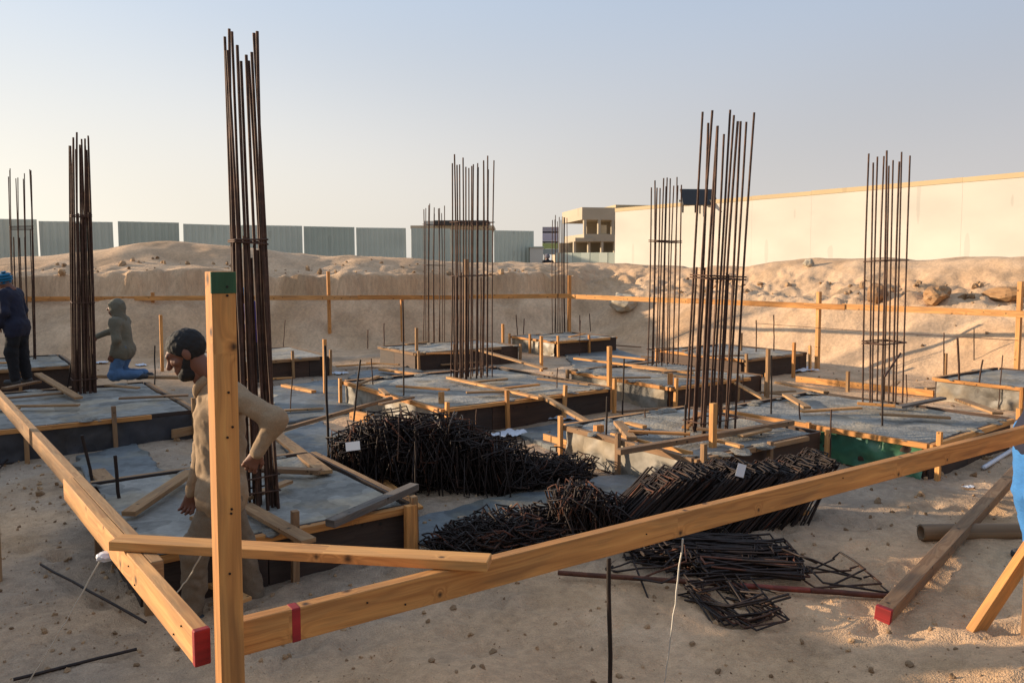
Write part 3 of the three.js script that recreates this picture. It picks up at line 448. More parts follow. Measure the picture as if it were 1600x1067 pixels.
lath('timber with red tip lying across the criss-crossed laths footing', 966, 706, .40, 1238, 660, .40, .05, .07, M.pineOld[1]);
lath('sunlit wide board leaning on the side of the criss-crossed laths footing', 955, 683, .30, 1082, 713, .32, .09, .03, M.pine[0]);
lath('short offcut on the criss-crossed laths footing', 979, 661, .385, 1008, 667, .385, .03, .07, M.pine[2]);
lath('pale block resting on the criss-crossed laths footing edge', 966, 660, .37, 988, 686, .37, .04, .1, M.pineOld[2]);
lath('thin lath under the leaning stake on the laths footing', 1105, 684, .385, 1160, 698, .385, .025, .06, M.pine[2]);
lath('broad yellow board on the ground before the stout stake', 850, 684, .06, 930, 708, .06, .1, .03, M.pine[0]);
lath('lath sloping down from the nine bar footing towards the green liner', 1150, 598, .36, 1196, 624, .2, .03, .08, M.pineOld[2]);
lath('lath lying towards the green lined footing', 1215, 597, .36, 1292, 613, .36, .03, .1, M.pineOld[2]);
lath('short lath across the corner of the green lined footing', 1228, 617, .385, 1262, 637, .385, .03, .09, M.pineOld[2]);
lath('long timber on the sand behind the footing lined in green', 1245, 592, .06, 1460, 615, .06, .1, .06, M.pine[0]);
lath('dark lath on the green lined footing beside the stout bar', 1405, 636, .385, 1475, 622, .385, .03, .08, M.wet);
lath('pale plank at the far corner of the green lined footing', 1500, 624, .385, 1560, 646, .385, .03, .12, M.pineOld[2]);
lath('lath at the foot of the stout bar column', 1340, 630, .385, 1400, 634, .385, .03, .07, M.pine[0]);
lath('orange board on the ground in front of the green liner', 1235, 690, .07, 1445, 722, .07, .1, .04, M.pine[1]);
lath('wet grey timber lying across the tallest column footing', 515, 818, .39, 648, 760, .41, .05, .08, M.wet);
lath('splintered plank on the front edge of the tallest column footing', 382, 790, .385, 482, 846, .385, .03, .1, M.pineOld[0]);
lath('plank sloping from the ground beside the tied stirrup heap', 432, 680, .25, 508, 738, .38, .03, .12, M.pineOld[2]);
lath('plank along the back edge of the tallest column footing', 400, 733, .39, 500, 737, .39, .04, .08, M.pineOld[1]);
lath('pale old plank on the footing behind the stooping man', 200, 803, .38, 298, 737, .42, .035, .1, M.pineOld[2]);
lath('brown plank beside the footing behind the stooping man', 212, 800, .1, 150, 735, .06, .03, .14, M.pineOld[0]);
lath('pale plank leaning on the wide footing beside the packed column', 58, 584, .5, 122, 622, .39, .03, .1, M.pineOld[2]);
lath('dark plank on the wide footing by the turbaned man', 5, 607, .385, 60, 596, .385, .03, .09, M.pineOld[1]);
lath('thin lath lying towards the packed column on the wide footing', 10, 622, .385, 98, 614, .385, .025, .06, M.pineOld[1]);
lath('plank lying along the back of the wide footing', 150, 588, .385, 300, 590, .385, .04, .12, M.pineOld[0]);
lath('board resting below the dark sheeting of the wide footing', 130, 692, .05, 185, 688, .06, .09, .03, M.pine[1]);
lath('plank behind the stooping man at the wide footing end', 268, 678, .12, 300, 672, .12, .1, .03, M.pineOld[0]);
lath('lath lying on the lean concrete behind the tallest column', 442, 602, .06, 490, 612, .06, .04, .09, M.pine[0]);
lath('yellow board end behind the tied stirrup heap', 548, 648, .1, 582, 655, .1, .12, .05, M.pine[0]);
lath('lath on the left edge of the square footing', 560, 600, .385, 590, 588, .385, .03, .07, M.pineOld[2]);
lath('plank between the far footings', 594, 577, .1, 660, 586, .1, .04, .1, M.pine[2]);
{ const m = lath('long reddish timber sloping behind the tied stirrup heap', 432, 674, .18, 612, 622, .38, .04, .05, M.pineOld[1]); }
const loose = [];
for (const [X, Z] of padAt) for (let i = 0; i < 3; i++) { const k = rr(0, 6.28), q = rr(.2, 1.7), x = X + Math.cos(k) * q, z = Z + Math.sin(k) * q; loose.push([800 + x / -z * F, HY + (EYE - (q < .8 ? .39 : .09)) / -z * F, q < .8 ? .39 : .09, rr(-1.2, 1.2), rr(.4, 1.1), Math.floor(rnd() * 3)]); }
for (const [x, y, h, a, L, t] of [[470, 640, .07, .3, .6, 2], [600, 612, .39, 1.9, .5, 0], [660, 606, .39, -.4, .8, 1], [770, 612, .39, .2, .7, 2], [880, 596, .39, -.7, .9, 0], [905, 622, .2, 1.1, .6, 1], [985, 590, .39, .1, .6, 2], [1090, 590, .39, -.5, .8, 0], [1010, 640, .06, .4, .9, 1], [900, 700, .06, 2.6, .5, 0], [1180, 676, .39, .7, .5, 2], [1030, 676, .39, -.2, .6, 1], [1300, 640, .39, .3, .8, 2], [1430, 650, .39, -.3, .7, 0], [1330, 700, .07, .2, .9, 1], [1400, 600, .07, 1, .7, 2], [700, 552, .39, .1, .8, 1], [560, 570, .07, .5, .9, 0], [240, 620, .39, .3, .8, 1], [190, 604, .39, -.4, .6, 2], [60, 634, .39, .1, .9, 0], [470, 570, .07, -.2, .7, 2], [620, 626, .39, 1.0, .6, 1], [1130, 556, .39, .2, .8, 0], [1225, 566, .07, -.3, .8, 1], [880, 530, .1, .4, .7, 2], ...loose]) { const p = G(x, y, h), d = V(Math.cos(a) * L / 2, 0, -Math.sin(a) * L / 2), m = plank('lath_offcut', p.clone().sub(d), p.clone().add(d), .025, .07, (rnd() < .4 ? M.pine : M.pineOld)[t]), pn = nearPad(p); tag(m, `short loose lath offcut ${h > .3 ? 'on top of' : 'lying beside'} the ${pn}`, 'offcut', `offcuts ${h > .3 ? 'on' : 'beside'} the ${pn}`); }
for (const [px, b, t, dx] of [[452, 650, 590, 4], [585, 640, 560, -5], [868, 640, 575, 3], [1012, 700, 640, -4], [1297, 735, 640, 2], [1255, 700, 630, -6], [740, 690, 640, 5], [905, 560, 500, 2], [1560, 640, 555, 8], [1420, 660, 585, -3], [330, 610, 540, 0], [440, 560, 500, 5], [1085, 610, 560, 3], [1165, 640, 585, -4]]) { const p = GH(px, b); tag(rod('thin_pin', p.clone().add(V(0, -.15, 0)), AT(px + dx, t, -p.z), .008, M.rebar), `thin steel pin standing by the ${nearPad(p)}`, 'pin', `pins by the ${nearPad(p)}`); }
tag(rod('loose_bar', GH(62, 882, .03), GH(228, 972, .035), .008, M.rebarDark), 'thin bar lying on sand beside the left twine', 'bar');
tag(rod('loose_bar', GH(20, 1062, .03), GH(212, 1014, .03), .009, M.rebarDark), 'thin bar half buried where the left twine reaches sand', 'bar');
tag(rod('loose_bar', GH(-10, 740, .02), GH(32, 696, .05), .009, M.rebarDark), 'thin bar lying by the stake of the dull batter board', 'bar');
tag(rod('loose_bar', AT(1383, 588, 9.2), AT(1408, 552, 9.6), .012, M.rebar), 'slanting bar tied to the stout bar of the green lined footing column', 'bar');
{ const P = GH(872, 895, .045), Q = GH(1400, 932, .045), g = thing('red_painted_bar', 'long dark bar with red painted length under the flat stirrup pile', 'bar'); const a = P.clone().lerp(Q, .56), b = P.clone().lerp(Q, .76); rod('bar', P, a, .017, M.rebarRust, g); rod('painted_length', a, b, .019, M.redPaint, g); rod('bar', b, Q, .018, M.redBar, g); }

// ---------- stirrup bundles ----------
function stirrup(w, h, r, sd) { // bent rectangle with two hooks
  const q = [[-w / 2, h / 2 - .05], [-w / 2, -h / 2], [w / 2, -h / 2], [w / 2, h / 2], [-w / 2 + .01, h / 2], [-w / 2 + .03, h / 2 - .07]], pts = [];
  for (let i = 0; i < q.length; i++) { const [x, y] = q[i]; pts.push(V(x + (hash(i, sd, 1) - .5) * .02, y + (hash(i, sd, 2) - .5) * .02, i * .004 + (hash(i, sd, 3) - .5) * .02)); if (i < q.length - 1) { const [a, b] = q[i + 1]; pts.push(V((x + a) / 2 + (hash(i, sd, 4) - .5) * .012, (y + b) / 2 + (hash(i, sd, 5) - .5) * .012, i * .004 + .002)); } }
  return tube(pts, r, 4);
}
const stL = [0, 1, 2, 3].map(i => stirrup(.2, .66, .0075, i)), stM = [0, 1, 2, 3].map(i => stirrup(.26, .44, .007, i + 9)), stS = [0, 1, 2, 3].map(i => stirrup(.15, .30, .0065, i + 19)), stT = [0, 1, 2].map(i => stirrup(.17, .66, .0075, i + 29));
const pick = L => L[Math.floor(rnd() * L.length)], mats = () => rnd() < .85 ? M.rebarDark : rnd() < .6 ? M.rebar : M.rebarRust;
function heap(g, n, core, fn) { // n stirrups as pieces of their own; the packed core too dense to tell apart is one part
  const one = () => { const [geo, p, ex, ey, ez, mat, spin] = fn(); const o = new THREE.Object3D(); o.position.copy(p).sub(g.position); o.rotation.set(ex, ey, ez, 'YXZ'); if (spin) o.rotateX(spin); o.updateMatrix(); return [geo, o, mat]; };
  for (let i = 0; i < n; i++) { const [geo, o, mat] = one(), m = mesh('stirrup', geo, mat ?? mats(), g); m.position.copy(o.position); m.quaternion.copy(o.quaternion); }
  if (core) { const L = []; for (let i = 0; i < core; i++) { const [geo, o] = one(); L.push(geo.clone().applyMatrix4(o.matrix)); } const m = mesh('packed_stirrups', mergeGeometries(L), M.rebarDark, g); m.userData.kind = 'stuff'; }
}
{ // slanted stack behind the long batter board
  const P = GH(915, 838), Q = GH(1240, 808), g = thing('stirrup_stack', 'long row of slanted black stirrups with a white tag behind the batter board', 'stirrup stack', P.clone()), d = Q.clone().sub(P).setY(0), yaw = Math.atan2(-d.z, d.x);
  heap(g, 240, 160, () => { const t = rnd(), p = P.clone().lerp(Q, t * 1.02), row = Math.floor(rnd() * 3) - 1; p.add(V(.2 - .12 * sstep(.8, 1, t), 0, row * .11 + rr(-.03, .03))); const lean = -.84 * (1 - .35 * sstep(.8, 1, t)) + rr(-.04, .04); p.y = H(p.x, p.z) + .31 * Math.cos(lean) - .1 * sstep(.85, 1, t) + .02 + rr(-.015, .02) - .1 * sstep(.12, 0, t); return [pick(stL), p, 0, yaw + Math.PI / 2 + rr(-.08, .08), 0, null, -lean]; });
  const c = mesh('tag', bx(.06, .095, .002), M.paper, g), tp = AT(1158, 735, 5.72); c.position.copy(tp).sub(P); c.rotation.set(-.1, -.1, -.25);
}
{ // slumped end of the row
  const P = GH(700, 862), Q = GH(945, 842), g = thing('stirrup_heap', 'slumped tangle of black stirrups at the end of the slanted stack', 'stirrup heap', P.clone());
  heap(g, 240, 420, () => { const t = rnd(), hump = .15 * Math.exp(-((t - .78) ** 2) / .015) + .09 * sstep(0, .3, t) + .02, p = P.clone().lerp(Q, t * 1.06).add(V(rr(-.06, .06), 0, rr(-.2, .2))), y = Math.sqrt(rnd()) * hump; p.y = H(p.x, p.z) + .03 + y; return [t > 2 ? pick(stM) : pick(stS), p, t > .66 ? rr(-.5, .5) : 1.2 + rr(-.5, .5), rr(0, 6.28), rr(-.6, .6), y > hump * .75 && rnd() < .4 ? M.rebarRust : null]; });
}
{ // tied heap in mid site
  const P = GH(535, 762), Q = GH(800, 772), g = thing('stirrup_heap', 'tall heap of rusty black stirrups with a white tag beside the square footing', 'stirrup heap', P.clone());
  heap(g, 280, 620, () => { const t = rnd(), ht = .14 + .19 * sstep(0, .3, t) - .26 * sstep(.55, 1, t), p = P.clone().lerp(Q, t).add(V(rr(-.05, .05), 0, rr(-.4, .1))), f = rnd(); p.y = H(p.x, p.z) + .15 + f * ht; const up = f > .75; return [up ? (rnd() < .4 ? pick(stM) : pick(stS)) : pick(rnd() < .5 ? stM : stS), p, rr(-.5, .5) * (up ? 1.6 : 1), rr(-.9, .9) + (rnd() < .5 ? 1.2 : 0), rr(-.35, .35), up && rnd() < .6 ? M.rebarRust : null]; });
  const c = mesh('tag', bx(.13, .075, .002), M.paper, g); c.position.copy(AT(551, 697, 6.8)).sub(P); c.rotation.set(-.2, -.2, .12);
}
{ // low tail of the heap
  const P = GH(800, 764), Q = GH(905, 742), g = thing('stirrup_heap', 'low scatter of stirrups trailing from the tall heap towards the stout stake', 'stirrup heap', P.clone());
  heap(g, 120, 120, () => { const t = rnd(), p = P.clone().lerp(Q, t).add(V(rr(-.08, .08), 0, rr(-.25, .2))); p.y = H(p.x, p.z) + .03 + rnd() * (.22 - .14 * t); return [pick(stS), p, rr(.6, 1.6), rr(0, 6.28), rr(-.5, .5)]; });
}
{ // dusty coils lying in front of the criss-crossed laths
  const P = GH(960, 730), Q = GH(1050, 730), g = thing('stirrup_heap', 'brown dusty stirrups lying below the criss-crossed laths footing', 'stirrup heap', P.clone());
  heap(g, 90, 60, () => { const p = P.clone().lerp(Q, rnd()).add(V(0, 0, rr(-.2, .12))); p.y = H(p.x, p.z) + .03 + rnd() * .2; return [pick(stS), p, rr(.3, 1.3), rr(0, 6.28), rr(-.5, .5), M.rebarRust]; });
}
{ // flat pile on the open sand
  const C = GH(1112, 895), g = thing('stirrup_pile', 'flat pile of stirrups on open sand below the long batter board', 'stirrup pile', C.clone());
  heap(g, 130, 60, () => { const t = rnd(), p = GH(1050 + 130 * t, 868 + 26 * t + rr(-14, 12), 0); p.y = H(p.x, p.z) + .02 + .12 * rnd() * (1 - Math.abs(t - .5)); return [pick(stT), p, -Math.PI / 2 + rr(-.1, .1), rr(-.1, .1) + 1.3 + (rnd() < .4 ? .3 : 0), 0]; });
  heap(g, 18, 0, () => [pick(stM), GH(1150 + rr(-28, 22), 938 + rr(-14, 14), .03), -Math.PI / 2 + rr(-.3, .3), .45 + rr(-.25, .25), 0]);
  const open = [[1010, 895, .8], [1022, 885, 1.4], [1030, 900, .2], [1002, 880, 1.0], [1282, 882, -1.1], [1310, 905, -1.4], [1325, 908, -1.5], [1290, 900, -1.3]]; let oi = 0;
  heap(g, open.length, 0, () => { const [x, y, e] = open[oi++]; return [pick(stM), GH(x, y, .05), -Math.PI / 2 + rr(-.5, .5), e, 0]; });
}

// ---------- small litter, rocks, clods ----------
const march = (px, py) => { const r = ray(px, py); for (let t = 4; t < 45; t += .04) { const y = EYE + r.y * t; if (y <= H(r.x * t, -t)) return V(r.x * t, y, -t); } return V(r.x * 24, H(r.x * 24, -24), -24); };
const rock = (label, px, py, r, sx, sy, sz, mat = M.conRaw) => { const p = march(px, py), m = mesh('rubble_block', lump(r, sx, sy, sz, .5, 3), mat); m.position.set(p.x, H(p.x, p.z) + r * sy * .5, p.z); m.rotation.y = rr(0, 6); tag(m, label, 'rubble'); };
rock('grey rubble lump with root on the sunlit bank', 1462, 470, .34, 1.5, .6, .8, M.pineOld[0]); rock('smaller tilted rubble lump on the sunlit bank', 1575, 468, .26, 1.4, .6, .7, M.pineOld[0]); rock('rubble lump at the inner corner of the banks', 972, 482, .4, 1.2, .7, .8); rock('dark lump behind the stout bar column on the bank', 1372, 470, .26, .9, 1, .8, M.pineOld[1]);
rock('pale box shaped lump on the bank crest below the white wall', 1264, 416, .13, 1, .9, 1);
for (const [px, py, w, l] of [[1250, 580, .4, 'crumpled pale blue plastic sheet at the bank foot'], [790, 682, .3, 'crumpled white plastic behind the stirrup heap'], [880, 655, .3, 'white plastic scrap beside the square footing'], [157, 568, .22, 'white bag behind the wide footing by the kneeling man'], [220, 572, .18, 'small pale bag beside the kneeling man'], [1515, 764, .07, 'small white paper scrap beside the weathered timber'], [530, 585, .2, 'white rag on the lean concrete before the shaded footing'], [100, 702, .22, 'pale sheet lying below the dark sheeting']]) {
  const p = GH(px, py), g = new THREE.PlaneGeometry(w * 1.5, w, 12, 9); g.rotateX(-Math.PI / 2); const q = g.attributes.position; for (let i = 0; i < q.count; i++) q.setY(i, .02 + w * .5 * Math.abs(fbm(q.getX(i) / w * 3 + px, q.getZ(i) / w * 3, 3, 3) - .5)); g.computeVertexNormals();
  const m = mesh('plastic_scrap', g, M.plastic); m.position.copy(p); m.rotation.y = rr(0, 3); tag(m, l, 'scrap');
}
{ const m = mesh('white_tube', tube([GH(1537, 731, .03), GH(1582, 703, .05)], .022, 10), M.plastic); tag(m, 'white plastic tube lying near the blue trousers', 'tube'); }
{ // clods and pebbles, far too many to count
  const geos = [0, 1].map(i => lump(1, 1, .6, .8, .8, 1, i * 17)), N = 3000;
  const im = new THREE.InstancedMesh(geos[0], M.clod, N), m4 = new THREE.Matrix4(), q = new THREE.Quaternion(), c = new THREE.Color();
  for (let i = 0; i < N; i++) {
    let x, z, s; const k = rnd() * (i < 500 ? .3 : 1);
    if (i < 500) { const D = rr(4, 8.5); x = rr(-.66, -.28) * D; z = -D; s = .004 + .016 * Math.pow(rnd(), 3); } else if (k < .68) { const D = rr(3, 9); x = rr(-.68, .7) * D; z = -D; s = .004 + .018 * Math.pow(rnd(), 4); } else if (k < .88) { const D = rr(6, 16); x = rr(-.6, .66) * D; z = -D; s = .010 + .03 * Math.pow(rnd(), 3); }
    else { const t = rr(-8, 14); if (rnd() < .55) { const p = site(t, 17.6 + Math.max(0, 12 - t) * .24 + rr(-.6, .8)); x = p.x; z = p.z; } else { const p = site(17 + rr(-.6, .9), rr(-2, 15)); x = p.x; z = p.z; } s = .02 + .09 * Math.pow(rnd(), 3); }
    q.setFromEuler(new THREE.Euler(rr(0, 6), rr(0, 6), rr(0, 6))); im.setMatrixAt(i, m4.compose(V(x, H(x, z) + s * .25, z), q, V(s, s, s))); im.setColorAt(i, c.setScalar(rr(.45, 1.05)));
  }
  im.name = 'clods'; im.castShadow = im.receiveShadow = true; im.userData = { label: 'loose clods and pebbles scattered on the sand', category: 'clods', kind: 'stuff' }; scene.add(im);
}

// ---------- people ----------
function surfaceNets(f, lo, hi, cell) { // smooth surface where f = 0
  const nx = Math.ceil((hi.x - lo.x) / cell) + 1, ny = Math.ceil((hi.y - lo.y) / cell) + 1, nz = Math.ceil((hi.z - lo.z) / cell) + 1, F0 = new Float32Array(nx * ny * nz), id = (i, j, k) => i + nx * (j + ny * k);
  for (let k = 0; k < nz; k++) for (let j = 0; j < ny; j++) for (let i = 0; i < nx; i++) F0[id(i, j, k)] = f(lo.x + i * cell, lo.y + j * cell, lo.z + k * cell);
  const vi = new Int32Array(nx * ny * nz).fill(-1), pos = [], idx = [];
  for (let k = 0; k < nz - 1; k++) for (let j = 0; j < ny - 1; j++) for (let i = 0; i < nx - 1; i++) {
    let sx = 0, sy = 0, sz = 0, n = 0;
    const e = (a, b, c, d, g, h) => { const p = F0[id(i + a, j + b, k + c)], q = F0[id(i + d, j + g, k + h)]; if ((p < 0) != (q < 0)) { const t = p / (p - q); sx += a + (d - a) * t; sy += b + (g - b) * t; sz += c + (h - c) * t; n++; } };
    e(0,0,0,1,0,0); e(0,1,0,1,1,0); e(0,0,1,1,0,1); e(0,1,1,1,1,1); e(0,0,0,0,1,0); e(1,0,0,1,1,0); e(0,0,1,0,1,1); e(1,0,1,1,1,1); e(0,0,0,0,0,1); e(1,0,0,1,0,1); e(0,1,0,0,1,1); e(1,1,0,1,1,1);
    if (n) { vi[id(i, j, k)] = pos.length / 3; pos.push(lo.x + (i + sx / n) * cell, lo.y + (j + sy / n) * cell, lo.z + (k + sz / n) * cell); }
  }
  const quad = (a, b, c, d, fl) => { if (a < 0 || b < 0 || c < 0 || d < 0) return; fl ? idx.push(a, b, c, a, c, d) : idx.push(a, c, b, a, d, c); };
  for (let k = 1; k < nz - 1; k++) for (let j = 1; j < ny - 1; j++) for (let i = 1; i < nx - 1; i++) {
    const p = F0[id(i, j, k)] < 0;
    if (p != (F0[id(i + 1, j, k)] < 0)) quad(vi[id(i, j - 1, k - 1)], vi[id(i, j, k - 1)], vi[id(i, j, k)], vi[id(i, j - 1, k)], p);
    if (p != (F0[id(i, j + 1, k)] < 0)) quad(vi[id(i - 1, j, k - 1)], vi[id(i - 1, j, k)], vi[id(i, j, k)], vi[id(i, j, k - 1)], p);
    if (p != (F0[id(i, j, k + 1)] < 0)) quad(vi[id(i - 1, j - 1, k)], vi[id(i, j - 1, k)], vi[id(i, j, k)], vi[id(i - 1, j, k)], p);
  }
  const g = new THREE.BufferGeometry(); g.setAttribute('position', new THREE.Float32BufferAttribute(pos, 3)); g.setIndex(idx); g.computeVertexNormals(); return uvBox(g, 0, 0);
}
const smin = (a, b, k) => { const h = Math.max(k - Math.abs(a - b), 0) / k; return Math.min(a, b) - h * h * k * .25; };
function cap(a, b, ra, rb) { const dx = b[0] - a[0], dy = b[1] - a[1], dz = b[2] - a[2], L = dx * dx + dy * dy + dz * dz + 1e-9; return (x, y, z) => { const t = clamp(((x - a[0]) * dx + (y - a[1]) * dy + (z - a[2]) * dz) / L), X = x - a[0] - dx * t, Y = y - a[1] - dy * t, Z = z - a[2] - dz * t; return Math.sqrt(X * X + Y * Y + Z * Z) - ra - (rb - ra) * t; }; }
const ell = (c, r) => (x, y, z) => { const X = (x - c[0]) / r[0], Y = (y - c[1]) / r[1], Z = (z - c[2]) / r[2], q = Math.sqrt(X * X + Y * Y + Z * Z); return (q - 1) * Math.min(...r); };
const join = (L, k) => (x, y, z) => { let d = 1e3; for (const f of L) d = smin(d, f(x, y, z), k); return d; };
function boxOf(pts, m) { const lo = V(1e9, 1e9, 1e9), hi = V(-1e9, -1e9, -1e9); for (const p of pts) { lo.min(V(...p)); hi.max(V(...p)); } return [lo.subScalar(m), hi.addScalar(m)]; }
const clothTex = tex(256, 256, (u, v) => { const k = .9 + .10 * (tf(u, v, 6, 81, 4) - .5) + .1 * (tn(u * 128, v * 128, 128, 5) - .5); return [255 * k, 255 * k, 254 * k]; }, .5, .5);
const cloth = (c, rough = .92) => new THREE.MeshStandardMaterial({ color: c, map: clothTex , roughness: rough });
const skinM = new THREE.MeshStandardMaterial({ color: 0x6f4531, roughness: .6 }), hairM = new THREE.MeshStandardMaterial({ color: 0x14110f, roughness: .8 });
// joints in metres, the figure faces -x, its left side towards +z
function person(label, root, turn, J, o) {
  const g = thing('person', label, 'person', root, turn), fine = o.fine ?? 1, S = o.build ?? 1;
  const limbs = (r, sl) => [cap(J.shL, J.elL, .052 * S + r, .042 * S + r), cap(J.elL, sl ? J.wrL : J.wrL, .041 * S + r, .028 + r), cap(J.shR, J.elR, .052 * S + r, .042 * S + r), cap(J.elR, J.wrR, .041 * S + r, .028 + r)];
  const legs = r => [cap(J.hiL, J.knL, .085 * S + r, .055 + r), cap(J.knL, J.anL, .056 + r, .038 + r), cap(J.hiR, J.knR, .085 * S + r, .055 + r), cap(J.knR, J.anR, .056 + r, .038 + r)];
  const mid = (a, b, t) => a.map((v, i) => v + (b[i] - v) * t), torso = r => [cap(J.hiL, J.hiR, .095 * S + r, .095 * S + r), cap(mid(J.hiL, J.hiR, .5), J.ch, .12 * S + r, .125 * S + r), cap(mid(J.shL, J.ch, .3), mid(J.shR, J.ch, .3), .085 * S + r, .085 * S + r)];
  const neck = cap(J.nk, J.hd, .055, .052), geos = [];
  const all = Object.values(J), [lo, hi] = boxOf(all, .2), c = .013 * fine;
  geos.push(surfaceNets(join([...limbs(-.006), ...legs(-.01), ...torso(-.016), neck], .05), lo, hi, c));
  // head on its own fine grid, in its own frame: -x is forward
  const yaw = o.yaw ?? 0, nod = o.nod ?? 0, tilt = o.tilt ?? 0, HM = new THREE.Matrix4().makeRotationFromEuler(new THREE.Euler(tilt, yaw, nod, 'YXZ')).setPosition(V(...J.hd));
  const hs = o.head ?? 1, hf = join([ell([.012, .035, 0], [.098, .092, .076]), ell([-.03, -.045, 0], [.062, .075, .055]), cap([-.035, -.10, 0], [-.062, -.085, 0], .03, .026), cap([-.092, .018, 0], [-.118, -.022, 0], .010, .016), cap([-.085, .035, -.035], [-.085, .035, .035], .014, .014), cap([-.088, -.058, -.016], [-.088, -.058, .016], .009, .009), cap([-.086, -.072, -.013], [-.086, -.072, .013], .009, .009), cap([-.07, -.01, .038], [-.06, -.015, .05], .02, .016), cap([-.07, -.01, -.038], [-.06, -.015, -.05], .02, .016), cap([.02, -.05, 0], [.05, -.16, 0], .055, .056)], .022);
  const eyeS = [ell([-.092, .012, .032], [.016, .010, .016]), ell([-.092, .012, -.032], [.016, .010, .016])], ears = join([ell([.012, 0, .078], [.022, .034, .011]), ell([.012, 0, -.078], [.022, .034, .011])], .01);
  const headF = (x, y, z) => { let d = hf(x, y, z); for (const e of eyeS) d = Math.max(d, -e(x, y, z) - .004); return smin(d, ears(x, y, z), .012); };
  const hc = .005 * fine; const hg = surfaceNets(headF, V(-.16, -.19, -.12), V(.14, .15, .12), hc); hg.scale(hs, hs, hs).applyMatrix4(HM); geos.push(hg);
  // hands: palm, four fingers and a thumb
  for (const [el, wr, side] of [[J.elL, J.wrL, 1], [J.elR, J.wrR, -1]]) {
    const d = V(...wr).sub(V(...el)).normalize(), out = V(0, 0, side), n = out.clone().sub(d.clone().multiplyScalar(out.dot(d))).normalize(), sdir = d.clone().cross(n), w = V(...wr), at = (f, s, k) => { const p = w.clone().addScaledVector(d, f).addScaledVector(sdir, s * side).addScaledVector(n, k); return [p.x, p.y, p.z]; };
    const parts = [cap(at(-.02, 0, 0), at(.03, 0, 0), .026, .028)]; for (let i = 0; i < 4; i++) parts.push(cap(at(.02, (i - 1.5) * .011, 0), at(.085, (i - 1.5) * .021, 0), .014, .0125));
    const palm = join(parts, .02), fl = [.068, .08, .074, .056], curl = o.curl ?? .5, F2 = [];
    for (let i = 0; i < 4; i++) { const s = (i - 1.5) * .022, a = at(.085, s, 0), b = at(.085 + fl[i] * .5 * Math.cos(curl * .6), s * 1.1, -fl[i] * .5 * Math.sin(curl * .6)), c2 = at(.085 + fl[i] * .5 * Math.cos(curl * .6) + fl[i] * .5 * Math.cos(curl * 1.8), s * 1.15, -fl[i] * .5 * Math.sin(curl * .6) - fl[i] * .5 * Math.sin(curl * 1.8)); F2.push(join([cap(a, b, .0105, .0095), cap(b, c2, .0095, .008)], .008)); }
    F2.push(join([cap(at(.015, -.025, -.004), at(.05, -.05, -.014), .013, .011), cap(at(.05, -.05, -.014), at(.078, -.052, -.026), .011, .009)], .01));
    const hand = (x, y, z) => { let q = palm(x, y, z); for (const f of F2) q = smin(q, f(x, y, z), .006); return q; }; const pts = [at(-.03, -.06, -.07), at(-.03, .06, .05), at(.18, -.07, -.08), at(.18, .06, .05)], [l2, h2] = boxOf(pts, .03); geos.push(surfaceNets(hand, l2, h2, .0045 * fine));
  }
  mesh('body', mergeGeometries(geos), o.skin ?? skinM, g);
  const fold = (f, amp, fr) => (x, y, z) => { const d = f(x, y, z); if (d > .06) return d; const n = fbm(x * fr + y * 5 + 5, y * fr * .8, z * fr - y * 3, 3); return d + (.2 - Math.abs(n - .5) * 2.2) * amp; };
  const waist = mid(J.hiL, J.hiR, .5);
  const jk = join([...torso(o.loose ?? .02), ...limbs((o.loose ?? .02) * .8), cap(mid(J.nk, J.ch, .25), J.nk, .075, .068)], .05), hem = o.hem ?? -.1; // shirt hangs below the hips
  const shirt = join([jk, cap(J.hiL, mid(J.hiL, J.knL, -hem / .45), .115 * S, .125 * S), cap(J.hiR, mid(J.hiR, J.knR, -hem / .45), .115 * S, .125 * S)], .06);
  mesh(o.topName ?? 'shirt', surfaceNets(fold(shirt, .02, 12), lo, hi, .012 * fine), o.top, g);
  if (o.beard) { const n0 = V(...J.nk), up = V(...J.hd).sub(n0).normalize(), pts = []; for (let i = 0; i <= 14; i++) { const q = (i / 14 - .5) * 5.2; pts.push(V(.075 * Math.cos(q) - .01, .012 - .03 * Math.pow(Math.abs(q) / 2.6, 3), .072 * Math.sin(q))); } const cg = tube(pts, .012, 7); cg.scale(1, 2.2, 1); const m = mesh('collar', cg, o.top, g); m.position.copy(n0).addScaledVector(up, .012); m.quaternion.setFromUnitVectors(V(0, 1, 0), up); }
  const baggy = o.baggy ?? .022, tr = join([...legs(baggy), cap(J.hiL, J.hiR, .1 * S + .008, .1 * S + .008)], .05);
  mesh('trousers', surfaceNets(fold(tr, .026, 10), lo, hi, .012 * fine), o.legs, g);
  for (const [an, to] of [[J.anL, J.toL], [J.anR, J.toR]]) { const f = join([cap(an, [an[0] * 1.0, to[1], an[2]], .042, .04), cap([an[0] + (an[0] - to[0]) * .28, to[1], an[2]], to, .04, .036)], .04), [l2, h2] = boxOf([an, to], .12); mesh('shoe', surfaceNets(f, l2, h2, .009 * fine), o.shoe ?? shoeM, g); }
  const headPart = (name, f, l, h, m) => { const q = surfaceNets(f, l, h, hc * 1.1); q.scale(hs, hs, hs).applyMatrix4(HM); mesh(name, q, m, g); };
  const inter = (f, cut) => (x, y, z) => Math.max(f(x, y, z), cut(x, y, z));
  if (o.hair) headPart('hair', (x, y, z) => Math.max(ell([.018, .038, 0], [.107, .101, .086])(x, y, z) + (fbm(x * 60, y * 60, z * 60, 2) - .5) * .008, -ell([-.115, -.03, 0], [.10, .105, .12])(x, y, z), -(y + .055 + (x < .03 ? (x - .03) * 1.1 : 0))), V(-.13, -.12, -.13), V(.16, .17, .13), hairM);
